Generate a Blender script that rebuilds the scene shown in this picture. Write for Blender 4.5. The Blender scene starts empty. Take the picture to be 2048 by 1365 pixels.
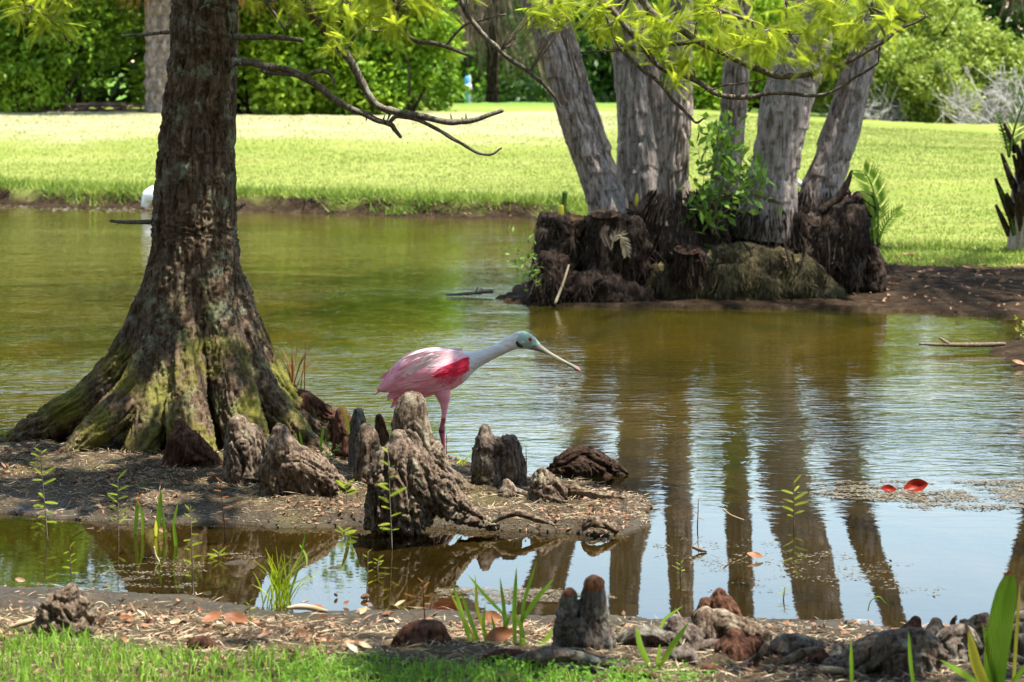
import bpy, math, random
import numpy as np
rng = np.random.default_rng(11); random.seed(5)
SC = bpy.context.scene; COL = SC.collection
PI = math.pi

# ---------------- camera, sky, sun, exposure ----------------
F = 5690.0; CH = 1.5; HY = 130.0          # focal length in photo pixels, eye height, horizon row
cam_d = bpy.data.cameras.new('camera'); cam = bpy.data.objects.new('camera', cam_d); COL.objects.link(cam)
cam.location = (0, 0, CH); cam.rotation_euler = (PI/2, 0, 0)
cam_d.sensor_width = 36; cam_d.lens = F*36/2048; cam_d.shift_y = -(682.5-HY)/2048
cam_d.clip_start = 0.1; cam_d.clip_end = 3000
cam_d.dof.use_dof = True; cam_d.dof.focus_distance = 9.9; cam_d.dof.aperture_fstop = 9.0
SC.camera = cam

SUN_EL = math.radians(69); SUN_H = np.array([0.965, -0.262])
SUND = np.array([SUN_H[0]*math.cos(SUN_EL), SUN_H[1]*math.cos(SUN_EL), math.sin(SUN_EL)])
world = bpy.data.worlds.new('World'); SC.world = world; world.use_nodes = True
wn = world.node_tree.nodes; wl = world.node_tree.links; wn.clear()
wo = wn.new('ShaderNodeOutputWorld'); wb = wn.new('ShaderNodeBackground'); sky = wn.new('ShaderNodeTexSky')
sky.sky_type = 'NISHITA'; sky.sun_disc = False; sky.sun_elevation = SUN_EL; sky.sun_rotation = math.atan2(SUN_H[0], SUN_H[1])
sky.air_density = 1.35; sky.dust_density = 0.05; sky.ozone_density = 1.0
# thin bright summer cloud over the whole dome
wc = wn.new('ShaderNodeTexCoord'); wno = wn.new('ShaderNodeTexNoise'); wno.inputs['Scale'].default_value = 2.2
wno.inputs['Detail'].default_value = 6; wr = wn.new('ShaderNodeValToRGB')
wr.color_ramp.elements[0].position = .36; wr.color_ramp.elements[1].position = .62
wmx = wn.new('ShaderNodeMixRGB'); wmx.inputs[2].default_value = (8.0, 8.4, 9.0, 1)
wmul = wn.new('ShaderNodeMath'); wmul.operation = 'MULTIPLY'; wmul.inputs[1].default_value = .22
wl.new(wc.outputs['Generated'], wno.inputs['Vector']); wl.new(wno.outputs['Fac'], wr.inputs['Fac'])
wl.new(wr.outputs['Color'], wmul.inputs[0]); wl.new(wmul.outputs[0], wmx.inputs['Fac'])
wl.new(sky.outputs['Color'], wmx.inputs[1]); wl.new(wmx.outputs['Color'], wb.inputs['Color'])
wb.inputs['Strength'].default_value = 0.125; wl.new(wb.outputs[0], wo.inputs['Surface'])
sun_d = bpy.data.lights.new('sun', 'SUN'); sun = bpy.data.objects.new('sun', sun_d); COL.objects.link(sun)
sun_d.energy = 5.0; sun_d.angle = math.radians(0.53); sun_d.color = (1, .955, .87)
sun.rotation_euler = (PI/2-SUN_EL, 0, math.atan2(SUN_H[1], SUN_H[0])+PI/2); sun.location = (6, 12, 14)
vs = SC.view_settings; vs.view_transform = 'Standard'; vs.look = 'None'; vs.exposure = 1.5; vs.gamma = 1; vs.use_curve_mapping = False
SC.render.engine = 'CYCLES'; cy = SC.cycles
cy.use_denoising = True; cy.max_bounces = 7; cy.diffuse_bounces = 3; cy.glossy_bounces = 3; cy.transmission_bounces = 3
cy.transparent_max_bounces = 8; cy.caustics_reflective = False; cy.caustics_refractive = False; cy.sample_clamp_indirect = 6
cy.sample_clamp_direct = 30

# ---------------- helpers ----------------
def P(px, py, Y):                                   # where photo pixel (px, py) lies at distance Y
    return np.array([(px-1024)/F*Y, Y, CH-(py-HY)/F*Y])
def G(px, py, z=0.0): return P(px, py, F*(CH-z)/(py-HY))
def sm(a, b, x):
    t = np.clip((np.asarray(x, float)-a)/(b-a), 0, 1); return t*t*(3-2*t)
def _h(ix, iy, iz):
    n = (ix*374761393 + iy*668265263 + iz*1274126177).astype(np.uint64) & np.uint64(0xffffffff)
    n = ((n ^ (n >> np.uint64(13)))*np.uint64(1274126177)) & np.uint64(0xffffffff)
    n = n ^ (n >> np.uint64(16))
    return (n & np.uint64(0xffff)).astype(np.float64)/32767.5-1
def vn(p):                                          # value noise, -1..1
    p = np.asarray(p, float); i = np.floor(p).astype(np.int64); f = p-i; f = f*f*f*(f*(f*6-15)+10)
    i = i+10000; x, y, z = i[:, 0], i[:, 1], i[:, 2]; fx, fy, fz = f[:, 0], f[:, 1], f[:, 2]
    def L(a, b, t): return a+(b-a)*t
    c = [L(_h(x, y+j, z+k), _h(x+1, y+j, z+k), fx) for k in (0, 1) for j in (0, 1)]
    return L(L(c[0], c[1], fy), L(c[2], c[3], fy), fz)
def fbm(p, o=4):
    s = 0; a = .5
    for _ in range(o): s = s+a*vn(p); p = np.asarray(p)*2.03+17.1; a *= .5
    return s
def catm(pts, n):
    pts = np.asarray(pts, float)
    if len(pts) < 3:
        t = np.linspace(0, 1, n)[:, None]; return pts[0]*(1-t)+pts[-1]*t
    q = np.vstack([2*pts[0]-pts[1], pts, 2*pts[-1]-pts[-2]]); m = len(pts)-1
    u = np.linspace(0, m-1e-9, n); i = u.astype(int); t = (u-i)[:, None]
    a, b, c, d = q[i], q[i+1], q[i+2], q[i+3]
    return .5*(2*b+(c-a)*t+(2*a-5*b+4*c-d)*t*t+(3*b-a-3*c+d)*t**3)
def unit(v): v = np.asarray(v, float); return v/np.maximum(np.linalg.norm(v, axis=-1, keepdims=True), 1e-9)
def frames(p):
    t = unit(np.gradient(p, axis=0)); up = np.array([0, 1, 0.]) if abs(t[0][1]) < .9 else np.array([1., 0, 0])
    n = []; v = up-t[0]*(up@t[0])
    for k in range(len(p)):
        v = v-t[k]*(v@t[k]); v = v/np.linalg.norm(v); n.append(v.copy())
    n = np.array(n); return t, n, np.cross(t, n)
def tube(pts, rad, n=10, seg=None, smooth=True):    # closed tube; returns verts and quads/tris
    pts = np.asarray(pts, float); rad = np.asarray(rad, float)
    if smooth:
        seg = seg or max(6, 5*len(pts)); q = catm(np.c_[pts, rad], seg); pts = q[:, :3]; rad = np.maximum(q[:, 3], 1e-4)
    t, u, w = frames(pts); a = np.linspace(0, 2*PI, n, endpoint=False)
    V = pts[:, None]+rad[:, None, None]*(np.cos(a)[None, :, None]*u[:, None]+np.sin(a)[None, :, None]*w[:, None])
    m = len(pts); V = V.reshape(-1, 3); i = np.arange(m-1)[:, None]*n; j = np.arange(n)[None]; j2 = (j+1) % n
    Fq = np.stack([i+j, i+j2, i+n+j2, i+n+j], -1).reshape(-1, 4)
    V = np.vstack([V, pts[0]-t[0]*rad[0]*.3, pts[-1]+t[-1]*rad[-1]*.6]); c0, c1 = len(V)-2, len(V)-1
    jj = np.arange(n); k2 = (jj+1) % n
    Ft = np.vstack([np.c_[k2, jj, np.full(n, c0)], np.c_[(m-1)*n+jj, (m-1)*n+k2, np.full(n, c1)]])
    return V, [Fq, Ft]
def leafq(Pt, D, U, L, W, mid=.45, fold=.0):        # diamond leaf quads, vectorised
    Pt = np.asarray(Pt, float); D = unit(D); S = unit(np.cross(D, U)); N = np.cross(S, D)
    L = np.broadcast_to(np.asarray(L, float), (len(Pt),))[:, None]; W = np.broadcast_to(np.asarray(W, float), (len(Pt),))[:, None]
    m = Pt+D*L*mid
    V = np.stack([Pt, m+S*W*.5+N*W*fold, Pt+D*L, m-S*W*.5+N*W*fold], 1).reshape(-1, 3)
    return V, [np.arange(len(V)).reshape(-1, 4)]
def strip(pts, wid, side, seg=9, fold=.12):         # curved blade with a keel
    q = catm(np.c_[np.asarray(pts, float), np.asarray(wid, float)], seg); p = q[:, :3]; w = np.maximum(q[:, 3], 2e-4)[:, None]
    t = unit(np.gradient(p, axis=0)); s = unit(side-t*(t@np.asarray(side))[:, None]); nn = np.cross(s, t)
    V = np.stack([p-s*w*.5, p+nn*w*fold, p+s*w*.5], 1).reshape(-1, 3); i = np.arange(seg-1)[:, None]*3
    return V, [np.vstack([np.c_[i+a, i+a+1, i+a+4, i+a+3] for a in (0, 1)])]
def join(parts):
    Vs, Qs, Ts, o = [], [], [], 0
    for V, Fs in parts:
        Vs.append(V)
        for f in Fs:
            if len(f): (Qs if f.shape[1] == 4 else Ts).append(np.asarray(f)+o)
        o += len(V)
    out = []
    if Qs: out.append(np.vstack(Qs))
    if Ts: out.append(np.vstack(Ts))
    return np.vstack(Vs), out
def mesh(name, V, Fs, smooth=True):
    me = bpy.data.meshes.new(name); V = np.ascontiguousarray(V, np.float32)
    me.vertices.add(len(V)); me.vertices.foreach_set('co', V.ravel())
    nl = sum(f.size for f in Fs); npoly = sum(len(f) for f in Fs)
    me.loops.add(nl); me.polygons.add(npoly)
    me.loops.foreach_set('vertex_index', np.concatenate([np.asarray(f).ravel() for f in Fs]).astype(np.int32))
    tot = np.concatenate([np.full(len(f), f.shape[1], np.int32) for f in Fs])
    me.polygons.foreach_set('loop_start', np.r_[0, np.cumsum(tot)[:-1]].astype(np.int32))
    if smooth: me.polygons.foreach_set('use_smooth', np.ones(npoly, bool))
    me.update(calc_edges=True); return me
WL = {}
def put(name, VF, mat, parent=None, smooth=True, at=None):
    V, Fs = VF; o = np.asarray(at, float) if at is not None else (WL[parent.name] if parent is not None else np.zeros(3))
    me = mesh(name, V-o, Fs, smooth); me.materials.append(mat)
    ob = bpy.data.objects.new(name, me); COL.objects.link(ob)
    if parent is not None: ob.parent = parent; WL[ob.name] = o if at is None else WL[parent.name]
    else: ob.location = o; WL[ob.name] = o
    return ob
def tag(o, label, cat, group=None):
    o['label'] = label; o['category'] = cat
    if group: o['group'] = group
    return o
def thing(name, loc, label, cat, group=None):
    e = bpy.data.objects.new(name, None); e.empty_display_size = .1; COL.objects.link(e); e.location = loc
    WL[e.name] = np.asarray(loc, float); return tag(e, label, cat, group)
def struct(o): o['kind'] = 'structure'; return o
def stuff(o): o['kind'] = 'stuff'; return o
def remesh(parts, voxel, smooth=5):
    V, Fs = join(parts); me = mesh('tmp', V, Fs); ob = bpy.data.objects.new('tmp', me); COL.objects.link(ob)
    m = ob.modifiers.new('r', 'REMESH'); m.mode = 'VOXEL'; m.voxel_size = voxel
    if smooth: s = ob.modifiers.new('s', 'SMOOTH'); s.factor = .5; s.iterations = smooth
    ev = ob.evaluated_get(bpy.context.evaluated_depsgraph_get()); m2 = ev.to_mesh()
    n = len(m2.vertices); V = np.empty(n*3); m2.vertices.foreach_get('co', V); N = np.empty(n*3); m2.vertices.foreach_get('normal', N)
    nl = len(m2.loops); li = np.empty(nl, np.int32); m2.loops.foreach_get('vertex_index', li)
    ls = np.empty(len(m2.polygons), np.int32); m2.polygons.foreach_get('loop_total', ls)
    Fq = li.reshape(-1, 4) if (ls == 4).all() else None
    st = np.r_[0, np.cumsum(ls)[:-1]]
    if Fq is None:
        Fq4 = np.stack([li[st[ls == 4]+k] for k in range(4)], -1); F3 = np.stack([li[st[ls == 3]+k] for k in range(3)], -1); Fl = [Fq4, F3]
    else: Fl = [Fq]
    ev.to_mesh_clear(); bpy.data.objects.remove(ob); bpy.data.meshes.remove(me)
    return V.reshape(-1, 3), N.reshape(-1, 3), Fl
def fibre(V, spines, stretch=.16):
    """coordinates that run along the grain of the nearest limb"""
    C, T, Sg = [], [], []
    for k, sp in enumerate(spines):
        sp = catm(sp, 14); C.append(sp); T.append(unit(np.gradient(sp, axis=0)))
        Sg.append(np.r_[0, np.cumsum(np.linalg.norm(np.diff(sp, axis=0), axis=1))])
    C = np.vstack(C); T = np.vstack(T); Sg = np.concatenate(Sg); out = np.empty_like(V)
    for a in range(0, len(V), 20000):
        v = V[a:a+20000]; d2 = ((v[:, None]-C[None])**2).sum(-1)+1e-6; w = (d2/d2.min(1, keepdims=True))**-7; w /= w.sum(1, keepdims=True)
        c = w@C; t = unit(w@T); s = w@Sg; r = v-c; r = r-t*(r*t).sum(1, keepdims=True)
        out[a:a+20000] = r+t*(s*stretch)[:, None]
    return out
def grain(q, f):
    n = vn(q*f)+.25*vn(q*f*2.7+3.3); return np.clip(np.abs(n)*1.9, 0, 1)**.55

# ---------------- materials ----------------
class NT:
    def __init__(s, name):
        s.m = bpy.data.materials.new(name); s.m.use_nodes = True; s.t = s.m.node_tree; s.t.nodes.clear()
        s.out = s.t.nodes.new('ShaderNodeOutputMaterial')
    def n(s, typ, **kw):
        nd = s.t.nodes.new('ShaderNode'+typ)
        for k, v in kw.items():
            if k.startswith('i_'):
                key = k[2:]; key = int(key) if key.isdigit() else key.replace('_', ' ')
                if hasattr(v, 'bl_rna') and isinstance(v, bpy.types.NodeSocket): s.t.links.new(v, nd.inputs[key])
                else: nd.inputs[key].default_value = v
            else: setattr(nd, k, v)
        return nd
    def co(s, obj=True, scale=(1, 1, 1)):
        if obj: c = s.n('TexCoord').outputs['Object']
        else: c = s.n('NewGeometry').outputs['Position']
        if scale != (1, 1, 1):
            c = s.n('Mapping', i_Vector=c, i_Scale=scale).outputs[0]
        return c
    def noise(s, c, scale, detail=4, rough=.55, dist=0): return s.n('TexNoise', i_Vector=c, i_Scale=scale, i_Detail=detail, i_Roughness=rough, i_Distortion=dist).outputs['Fac']
    def ramp(s, f, stops):
        r = s.n('ValToRGB', i_Fac=f); e = r.color_ramp.elements
        while len(e) < len(stops): e.new(.5)
        for k, (p, c) in enumerate(stops):
            e[k].position = p; e[k].color = (*c, 1) if isinstance(c, tuple) else (c, c, c, 1)
        return r.outputs['Color']
    def mix(s, f, a, b, bt='MIX'):
        nd = s.n('MixRGB', blend_type=bt)
        for sk, v in ((nd.inputs[0], f), (nd.inputs[1], a), (nd.inputs[2], b)):
            if isinstance(v, bpy.types.NodeSocket): s.t.links.new(v, sk)
            else: sk.default_value = v if isinstance(v, float) else (*v, 1)
        return nd.outputs[0]
    def math(s, op, a, b=0.0, c=0.0, clamp=False):
        nd = s.n('Math', operation=op, use_clamp=clamp)
        for k, v in enumerate((a, b, c)):
            if isinstance(v, bpy.types.NodeSocket): s.t.links.new(v, nd.inputs[k])
            else: nd.inputs[k].default_value = v
        return nd.outputs[0]
    def rng(s, v, a, b, c=0., d=1.):
        return s.n('MapRange', i_Value=v, i_1=a, i_2=b, i_3=c, i_4=d).outputs[0]
    def bump(s, h, strength=.5, dist=.01, nrm=None):
        b = s.n('Bump', i_Height=h, i_Strength=strength, i_Distance=dist)
        if nrm is not None: s.t.links.new(nrm, b.inputs['Normal'])
        return b.outputs[0]
    def pbr(s, col, rough=.8, nrm=None, spec=.3, **kw):
        p = s.n('BsdfPrincipled'); p.inputs['Specular IOR Level'].default_value = spec
        for k, v in (('Base Color', col), ('Roughness', rough)):
            if isinstance(v, bpy.types.NodeSocket): s.t.links.new(v, p.inputs[k])
            else: p.inputs[k].default_value = v if isinstance(v, float) else (*v, 1)
        if nrm is not None: s.t.links.new(nrm, p.inputs['Normal'])
        for k, v in kw.items(): p.inputs[k.replace('_', ' ')].default_value = v
        s.t.links.new(p.outputs[0], s.out.inputs[0]); return s.m
    def leaf(s, col, tcol, trans=.45, rough=.45, spec=.35):
        p = s.n('BsdfPrincipled'); p.inputs['Specular IOR Level'].default_value = spec; p.inputs['Roughness'].default_value = rough
        t = s.n('BsdfTranslucent'); m = s.n('MixShader'); m.inputs[0].default_value = trans
        for sk, v in ((p.inputs['Base Color'], col), (t.inputs['Color'], tcol)):
            if isinstance(v, bpy.types.NodeSocket): s.t.links.new(v, sk)
            else: sk.default_value = (*v, 1)
        s.t.links.new(p.outputs[0], m.inputs[1]); s.t.links.new(t.outputs[0], m.inputs[2]); s.t.links.new(m.outputs[0], s.out.inputs[0]); return s.m
def sepz(s, c, ax='Z'): return s.n('SeparateXYZ', i_0=c).outputs[ax]

def m_bark(name, c1, c2, c3, moss=None, lichen=None, sc=1.0, vary=True, mossz=(0.95, .35)):
    s = NT(name); c = s.co(False); o = s.co(False, (9*sc, 9*sc, 2.2*sc))
    n1 = s.noise(o, 4, 6, .65); n2 = s.noise(c, 38*sc, 5, .7)
    col = s.ramp(n1, [(.3, c1), (.5, c2), (.72, c3)])
    col = s.mix(s.ramp(n2, [(.42, 0.), (.68, .55)]), col, c3)
    st = s.noise(s.co(False, (70*sc, 70*sc, 9*sc)), 1.0, 5, .7); col = s.mix(s.ramp(st, [(.36, .8), (.5, 0.)]), col, (c1[0]*.55, c1[1]*.5, c1[2]*.5)); col = s.mix(s.ramp(st, [(.56, 0.), (.68, .6)]), col, (c3[0]*1.2, c3[1]*1.2, c3[2]*1.2))
    if lichen:
        l = s.noise(c, 11*sc, 8, .78); l = s.ramp(l, [(.53, 0.), (.62, .75)]); col = s.mix(l, col, lichen)
    if moss:
        z = s.rng(sepz(s, c), mossz[0], mossz[1]); k = s.noise(c, 5.5, 6, .7)
        k = s.math('ADD', k, s.math('MULTIPLY', z, .30)); k = s.math('SUBTRACT', k, .30)
        mc = s.mix(s.noise(c, 14, 4), moss, (moss[0]*1.9, moss[1]*1.5, moss[2]*1.8))
        col = s.mix(s.ramp(k, [(.43, 0.), (.60, .85)]), col, mc)
    if vary:
        rnd = s.n('ObjectInfo').outputs['Random']
        col = s.mix(.35, col, s.ramp(rnd, [(0, (.55, .45, .4)), (.5, (1., 1., 1.)), (1, (.8, .62, .5))]), 'MULTIPLY')
    b = s.bump(s.noise(s.co(False, (60*sc, 60*sc, 18*sc)), 2.0, 6, .7), .9, .006/sc)
    b = s.bump(s.n('TexVoronoi', feature='DISTANCE_TO_EDGE', i_Vector=s.co(False, (30*sc, 30*sc, 9*sc)), i_Scale=2.).outputs[0], .35, .004/sc, b)
    return s.pbr(col, .9, b, .06)
M = {}
M['cypress'] = m_bark('cypress_bark', (.032, .019, .010), (.085, .055, .033), (.20, .152, .108), (.11, .12, .015), (.25, .275, .195), vary=False)
M['knee'] = m_bark('knee_bark', (.028, .016, .010), (.10, .066, .044), (.30, .245, .185), (.10, .105, .02), (.30, .27, .19), 1.25, mossz=(.3, -.15))
M['kneegrey'] = m_bark('grey_knee_bark', (.035, .023, .017), (.095, .07, .055), (.21, .18, .15), (.05, .075, .02), (.25, .26, .21), 1.3, mossz=(.22, -.1))
M['kneered'] = m_bark('red_knee_bark', (.022, .010, .006), (.065, .03, .019), (.16, .085, .055), None, None, 1.3)
M['kneeshaded'] = m_bark('shaded_knee_bark', (.012, .007, .005), (.034, .02, .014), (.085, .055, .038), None, None, 1.3)  # red knee bark darkened to stand in for missing canopy shade
M['rust'] = m_bark('rust_tip', (.12, .04, .02), (.28, .105, .05), (.42, .21, .12), None, None, 1.5)
M['branch'] = m_bark('branch_bark', (.05, .038, .028), (.115, .09, .068), (.22, .195, .16), None, (.25, .27, .21), 2.5, vary=False)
M['twig'] = m_bark('twig_bark', (.07, .05, .035), (.16, .12, .09), (.33, .27, .21), None, None, 3)
M['palm'] = m_bark('palm_bark', (.12, .088, .07), (.32, .255, .215), (.50, .43, .38), None, (.27, .28, .22), .8)
M['palmdark'] = m_bark('palm_root_bark', (.009, .006, .004), (.026, .017, .012), (.085, .06, .045), None, None, 1.2, vary=False)
M['stump'] = m_bark('stump_wood', (.009, .006, .004), (.03, .021, .015), (.105, .08, .062), None, None, 1.0)
M['cutwood'] = m_bark('cut_wood', (.06, .03, .017), (.12, .07, .035), (.19, .125, .07), None, None, 1.6)
M['sabal'] = m_bark('sabal_bark', (.10, .075, .058), (.24, .19, .16), (.40, .34, .29), None, None, .6)
M['deadwood'] = m_bark('grey_deadwood', (.22, .20, .185), (.36, .335, .31), (.52, .49, .46), None, None, 1, vary=False)

def m_leaf(name, a, b, tc, trans=.45, sc=9., rough=.55, spec=.14):
    s = NT(name); n = s.noise(s.co(False), sc, 3); col = s.ramp(n, [(.32, a), (.68, b)])
    return s.leaf(col, s.mix(.5, col, tc, 'ADD'), trans, rough, spec)
M['needle'] = m_leaf('cypress_needles', (.17, .24, .018), (.32, .38, .03), (.42, .45, .02), .6, 6)
M['seedling'] = m_leaf('seedling_needles', (.24, .33, .02), (.40, .46, .03), (.3, .34, .0), .45, 12)
M['dryneedle'] = m_leaf('dry_needles', (.22, .07, .02), (.36, .16, .05), (.12, .04, .0), .3, 12)
M['blade'] = m_leaf('iris_blade', (.13, .27, .02), (.24, .36, .04), (.14, .22, .0), .4, 7)
M['bladeyel'] = m_leaf('yellow_blade', (.42, .38, .04), (.55, .46, .06), (.2, .2, .0), .4, 9)
M['grass'] = m_leaf('foreground_grass', (.10, .22, .02), (.27, .42, .06), (.14, .22, .0), .35, 30)
M['clover'] = m_leaf('ground_weed', (.06, .17, .015), (.14, .29, .03), (.08, .17, .0), .35, 25)
M['lawnblade'] = m_leaf('lawn_blades', (.17, .235, .04), (.34, .34, .11), (.06, .08, .0), .25, 1.3)
M['bankgrass'] = m_leaf('bank_grass', (.09, .15, .02), (.24, .30, .05), (.08, .12, .0), .25, 2.5)
M['bushA'] = m_leaf('bush_leaves', (.055, .13, .009), (.18, .30, .02), (.10, .17, .0), .32, 1.2, .55, .25)
M['bushB'] = m_leaf('bright_bush_leaves', (.12, .24, .012), (.32, .44, .028), (.13, .2, .0), .36, 1.2, .55, .25)
M['bushC'] = m_leaf('yellow_bush_leaves', (.17, .24, .03), (.31, .37, .06), (.12, .15, .0), .35, 1.2, .5, .3)
M['bushD'] = m_leaf('dark_tree_leaves', (.03, .075, .01), (.085, .15, .02), (.04, .08, .0), .3, .8, .45, .3)
M['shrub'] = m_leaf('shrub_leaves', (.08, .19, .02), (.20, .32, .04), (.12, .18, .0), .35, 8, .45, .3)
M['frond'] = m_leaf('palm_frond', (.05, .11, .015), (.11, .18, .03), (.05, .09, .0), .3, 3)
M['deadfrond'] = m_leaf('dead_frond', (.24, .115, .03), (.40, .22, .07), (.12, .05, .0), .3, 4, .7, .2)
M['greyfrond'] = m_leaf('grey_dead_frond', (.11, .075, .055), (.25, .17, .12), (.04, .02, .01), .2, 4, .8, .2)
M['litter'] = m_leaf('leaf_litter', (.10, .045, .022), (.38, .23, .145), (.0, .0, .0), .12, 23, .75, .08)
M['redleaf'] = m_leaf('red_leaf', (.16, .008, .005), (.34, .03, .012), (.12, .0, .0), .35, 20, .4)
M['brownleaf'] = m_leaf('brown_leaf', (.20, .075, .035), (.33, .15, .07), (.1, .03, .0), .3, 16, .45)
M['straw'] = m_leaf('straw', (.30, .22, .12), (.55, .45, .30), (.0, .0, .0), .1, 15, .7)
M['mossbank'] = m_bark('moss_bank', (.03, .023, .011), (.09, .07, .032), (.20, .16, .085), None, None, 1.5, vary=False)
M['moss'] = m_leaf('dead_moss', (.04, .036, .014), (.16, .13, .065), (.02, .02, .0), .15, 6, .85)

# ---------------- terrain ----------------
def sdf(Q, poly):
    """signed distance to a polygon, positive inside"""
    Q = np.asarray(Q, float); A = np.asarray(poly, float); B = np.roll(A, -1, 0); d = np.full(len(Q), 1e9); ins = np.zeros(len(Q), bool)
    for a, b in zip(A, B):
        ab = b-a; t = np.clip(((Q-a)@ab)/(ab@ab+1e-12), 0, 1); d = np.minimum(d, np.linalg.norm(Q-a-t[:, None]*ab, axis=1))
        c = (a[1] > Q[:, 1]) != (b[1] > Q[:, 1])
        with np.errstate(all='ignore'): xx = a[0]+(Q[:, 1]-a[1])*ab[0]/(ab[1] if ab[1] else 1e-9)
        ins ^= c & (Q[:, 0] < xx)
    return np.where(ins, d, -d)
def g2(l): return [tuple(G(*p)[:2]) for p in l]
NEAR = [(-30, 8.1), (-6, 8.1)]+g2([(-150, 1182), (0, 1178), (250, 1192), (400, 1198), (520, 1216), (600, 1222), (900, 1232), (1100, 1237), (1250, 1237), (1500, 1246), (1700, 1250), (1800, 1262), (2048, 1266), (2200, 1268)])+[(6, 7.5), (30, 7.5), (30, -20), (-30, -20)]
ISLE = g2([(-700, 1015), (-150, 1020), (0, 1030), (100, 1037), (300, 1047), (500, 1054), (700, 1052), (850, 1057), (1000, 1062), (1100, 1070), (1200, 1077), (1262, 1072), (1300, 1046), (1290, 1020), (1272, 994), (1200, 985), (1130, 966), (1060, 950), (940, 928), (880, 922), (760, 902), (720, 870), (640, 850), (520, 838), (300, 835), (100, 852), (-20, 880), (-250, 890), (-800, 890)])
FAR = [(-200, 33), (-40, 32)]+g2([(-600, 396), (-200, 404), (0, 411), (200, 417), (480, 424), (700, 431), (900, 437), (1050, 441), (1110, 462), (1100, 520), (1060, 565), (1000, 598), (1060, 612), (1300, 617), (1650, 619), (1750, 622), (1900, 628), (2048, 633), (2500, 640)])+[(12, 16.5), (200, 16), (200, 700), (-200, 700)]
SPIT = g2([(2600, 668), (2200, 660), (2060, 668), (2000, 684), (1955, 690), (1990, 702), (2010, 722), (2040, 742), (2200, 752), (2600, 752)])
SCUMS = [G(*p) for p in ((240, 1137), (262, 1158), (465, 1127), (355, 1170), (650, 1136), (20, 1112))]
def zland(x, y, parts=False):
    Q = np.c_[x, y]; p3 = np.c_[x, y, np.zeros(len(x))]
    j = fbm(p3*3.1, 3)*.10+fbm(p3*14, 3)*.03
    dn = sdf(Q, NEAR)+j; di = sdf(Q, ISLE)+j; df = sdf(Q, FAR)+fbm(p3*1.7, 3)*.3*sm(22, 27, y)+j*1.2; ds = sdf(Q, SPIT)+j
    dm = np.maximum.reduce([dn, di, df, ds])
    fine = fbm(p3*23, 4)*.012+fbm(p3*6, 3)*.018
    bed = -.015-.05*sm(0, .35, -dm)-.22*sm(.3, 2.2, -dm)+fine*.4
    zn = .008+.105*sm(0, 1.15, dn)+fine*sm(0, .15, dn); zi = .006+.026*sm(0, .12, di)+.028*sm(.1, .8, di)+fine*sm(0, .1, di)*1.1
    ys = 29.5-9.0*sm(.3, 3.2, x); lawn = (.63-.25*sm(2.0, 7.0, x))*sm(ys+.2, 39.5, y)
    back = -.48*sm(46, 85, y)*sm(-3.5, -1.5, x)
    bank = .02+.12*sm(.12, .34+.2*fbm(p3*.9+9, 2), df)*sm(27, 28, y+0*x)+.05*sm(0, 1.5, df)
    zf = bank+lawn+back+fine*.9*sm(0, .2, df)+fbm(p3*.35, 3)*.07*sm(30, 34, y)
    zs = .004+.03*sm(0, .3, ds)+fine
    z = np.where(dm <= 0, bed, np.maximum.reduce([np.where(dn > 0, zn, -9), np.where(di > 0, zi, -9), np.where(df > 0, zf, -9), np.where(ds > 0, zs, -9)]))
    for c in SCUMS:
        r2 = (x-c[0])**2/.006+(y-c[1])**2/.004; z = np.maximum(z, np.where(r2 < 5, -.03+.03*np.exp(-r2)+fine*1.3, -9))
    if parts: return z, dn, di, df
    return z
def zat(x, y): return float(zland(np.array([x]), np.array([y]))[0])
def grid(xs, ys):
    X, Y = np.meshgrid(xs, ys); x, y = X.ravel(), Y.ravel(); z, dn, di, df = zland(x, y, True)
    n, m = len(xs), len(ys); i = np.arange(m-1)[:, None]*n; j = np.arange(n-1)[None]
    Fq = np.stack([i+j, i+j+1, i+n+j+1, i+n+j], -1).reshape(-1, 4)
    return np.c_[x, y, z], [Fq], (dn, di, df)
def attr(ob, name, v):
    a = ob.data.attributes.new(name, 'FLOAT', 'POINT'); a.data.foreach_set('value', np.asarray(v, np.float32))

s = NT('shore_mud'); c = s.co(False); n1 = s.noise(c, 9, 6, .7); n2 = s.noise(c, 95, 4, .7)
col = s.ramp(n1, [(.3, (.012, .008, .004)), (.5, (.05, .033, .017)), (.7, (.12, .084, .048))])
col = s.mix(s.ramp(n2, [(.50, 0.), (.68, .75)]), col, (.17, .13, .085)); col = s.mix(s.ramp(s.noise(c, 60, 5, .75), [(.34, .85), (.5, 0.)]), col, (.016, .011, .007))
col = s.mix(s.ramp(s.noise(c, 3.3, 5, .7), [(.55, 0.), (.66, .5)]), col, (.11, .10, .03))
z = sepz(s, c); wet = s.rng(s.math('ADD', z, s.math('MULTIPLY', n1, .02)), .022, .052, 1., 0.)
col = s.mix(s.math('MULTIPLY', wet, .62), col, (.045, .036, .022))
under = s.rng(z, -.012, -.03); col = s.mix(s.math('MULTIPLY', under, .8), col, s.ramp(s.noise(c, 2.2, 5, .65), [(.35, (.018, .013, .004)), (.65, (.068, .048, .015))]))
ro = s.rng(wet, 0, 1, .9, .4)
M['mud'] = s.pbr(col, ro, s.bump(n2, .7, .006, s.bump(s.noise(c, 28, 5, .7), .8, .02)), .10)

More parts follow.
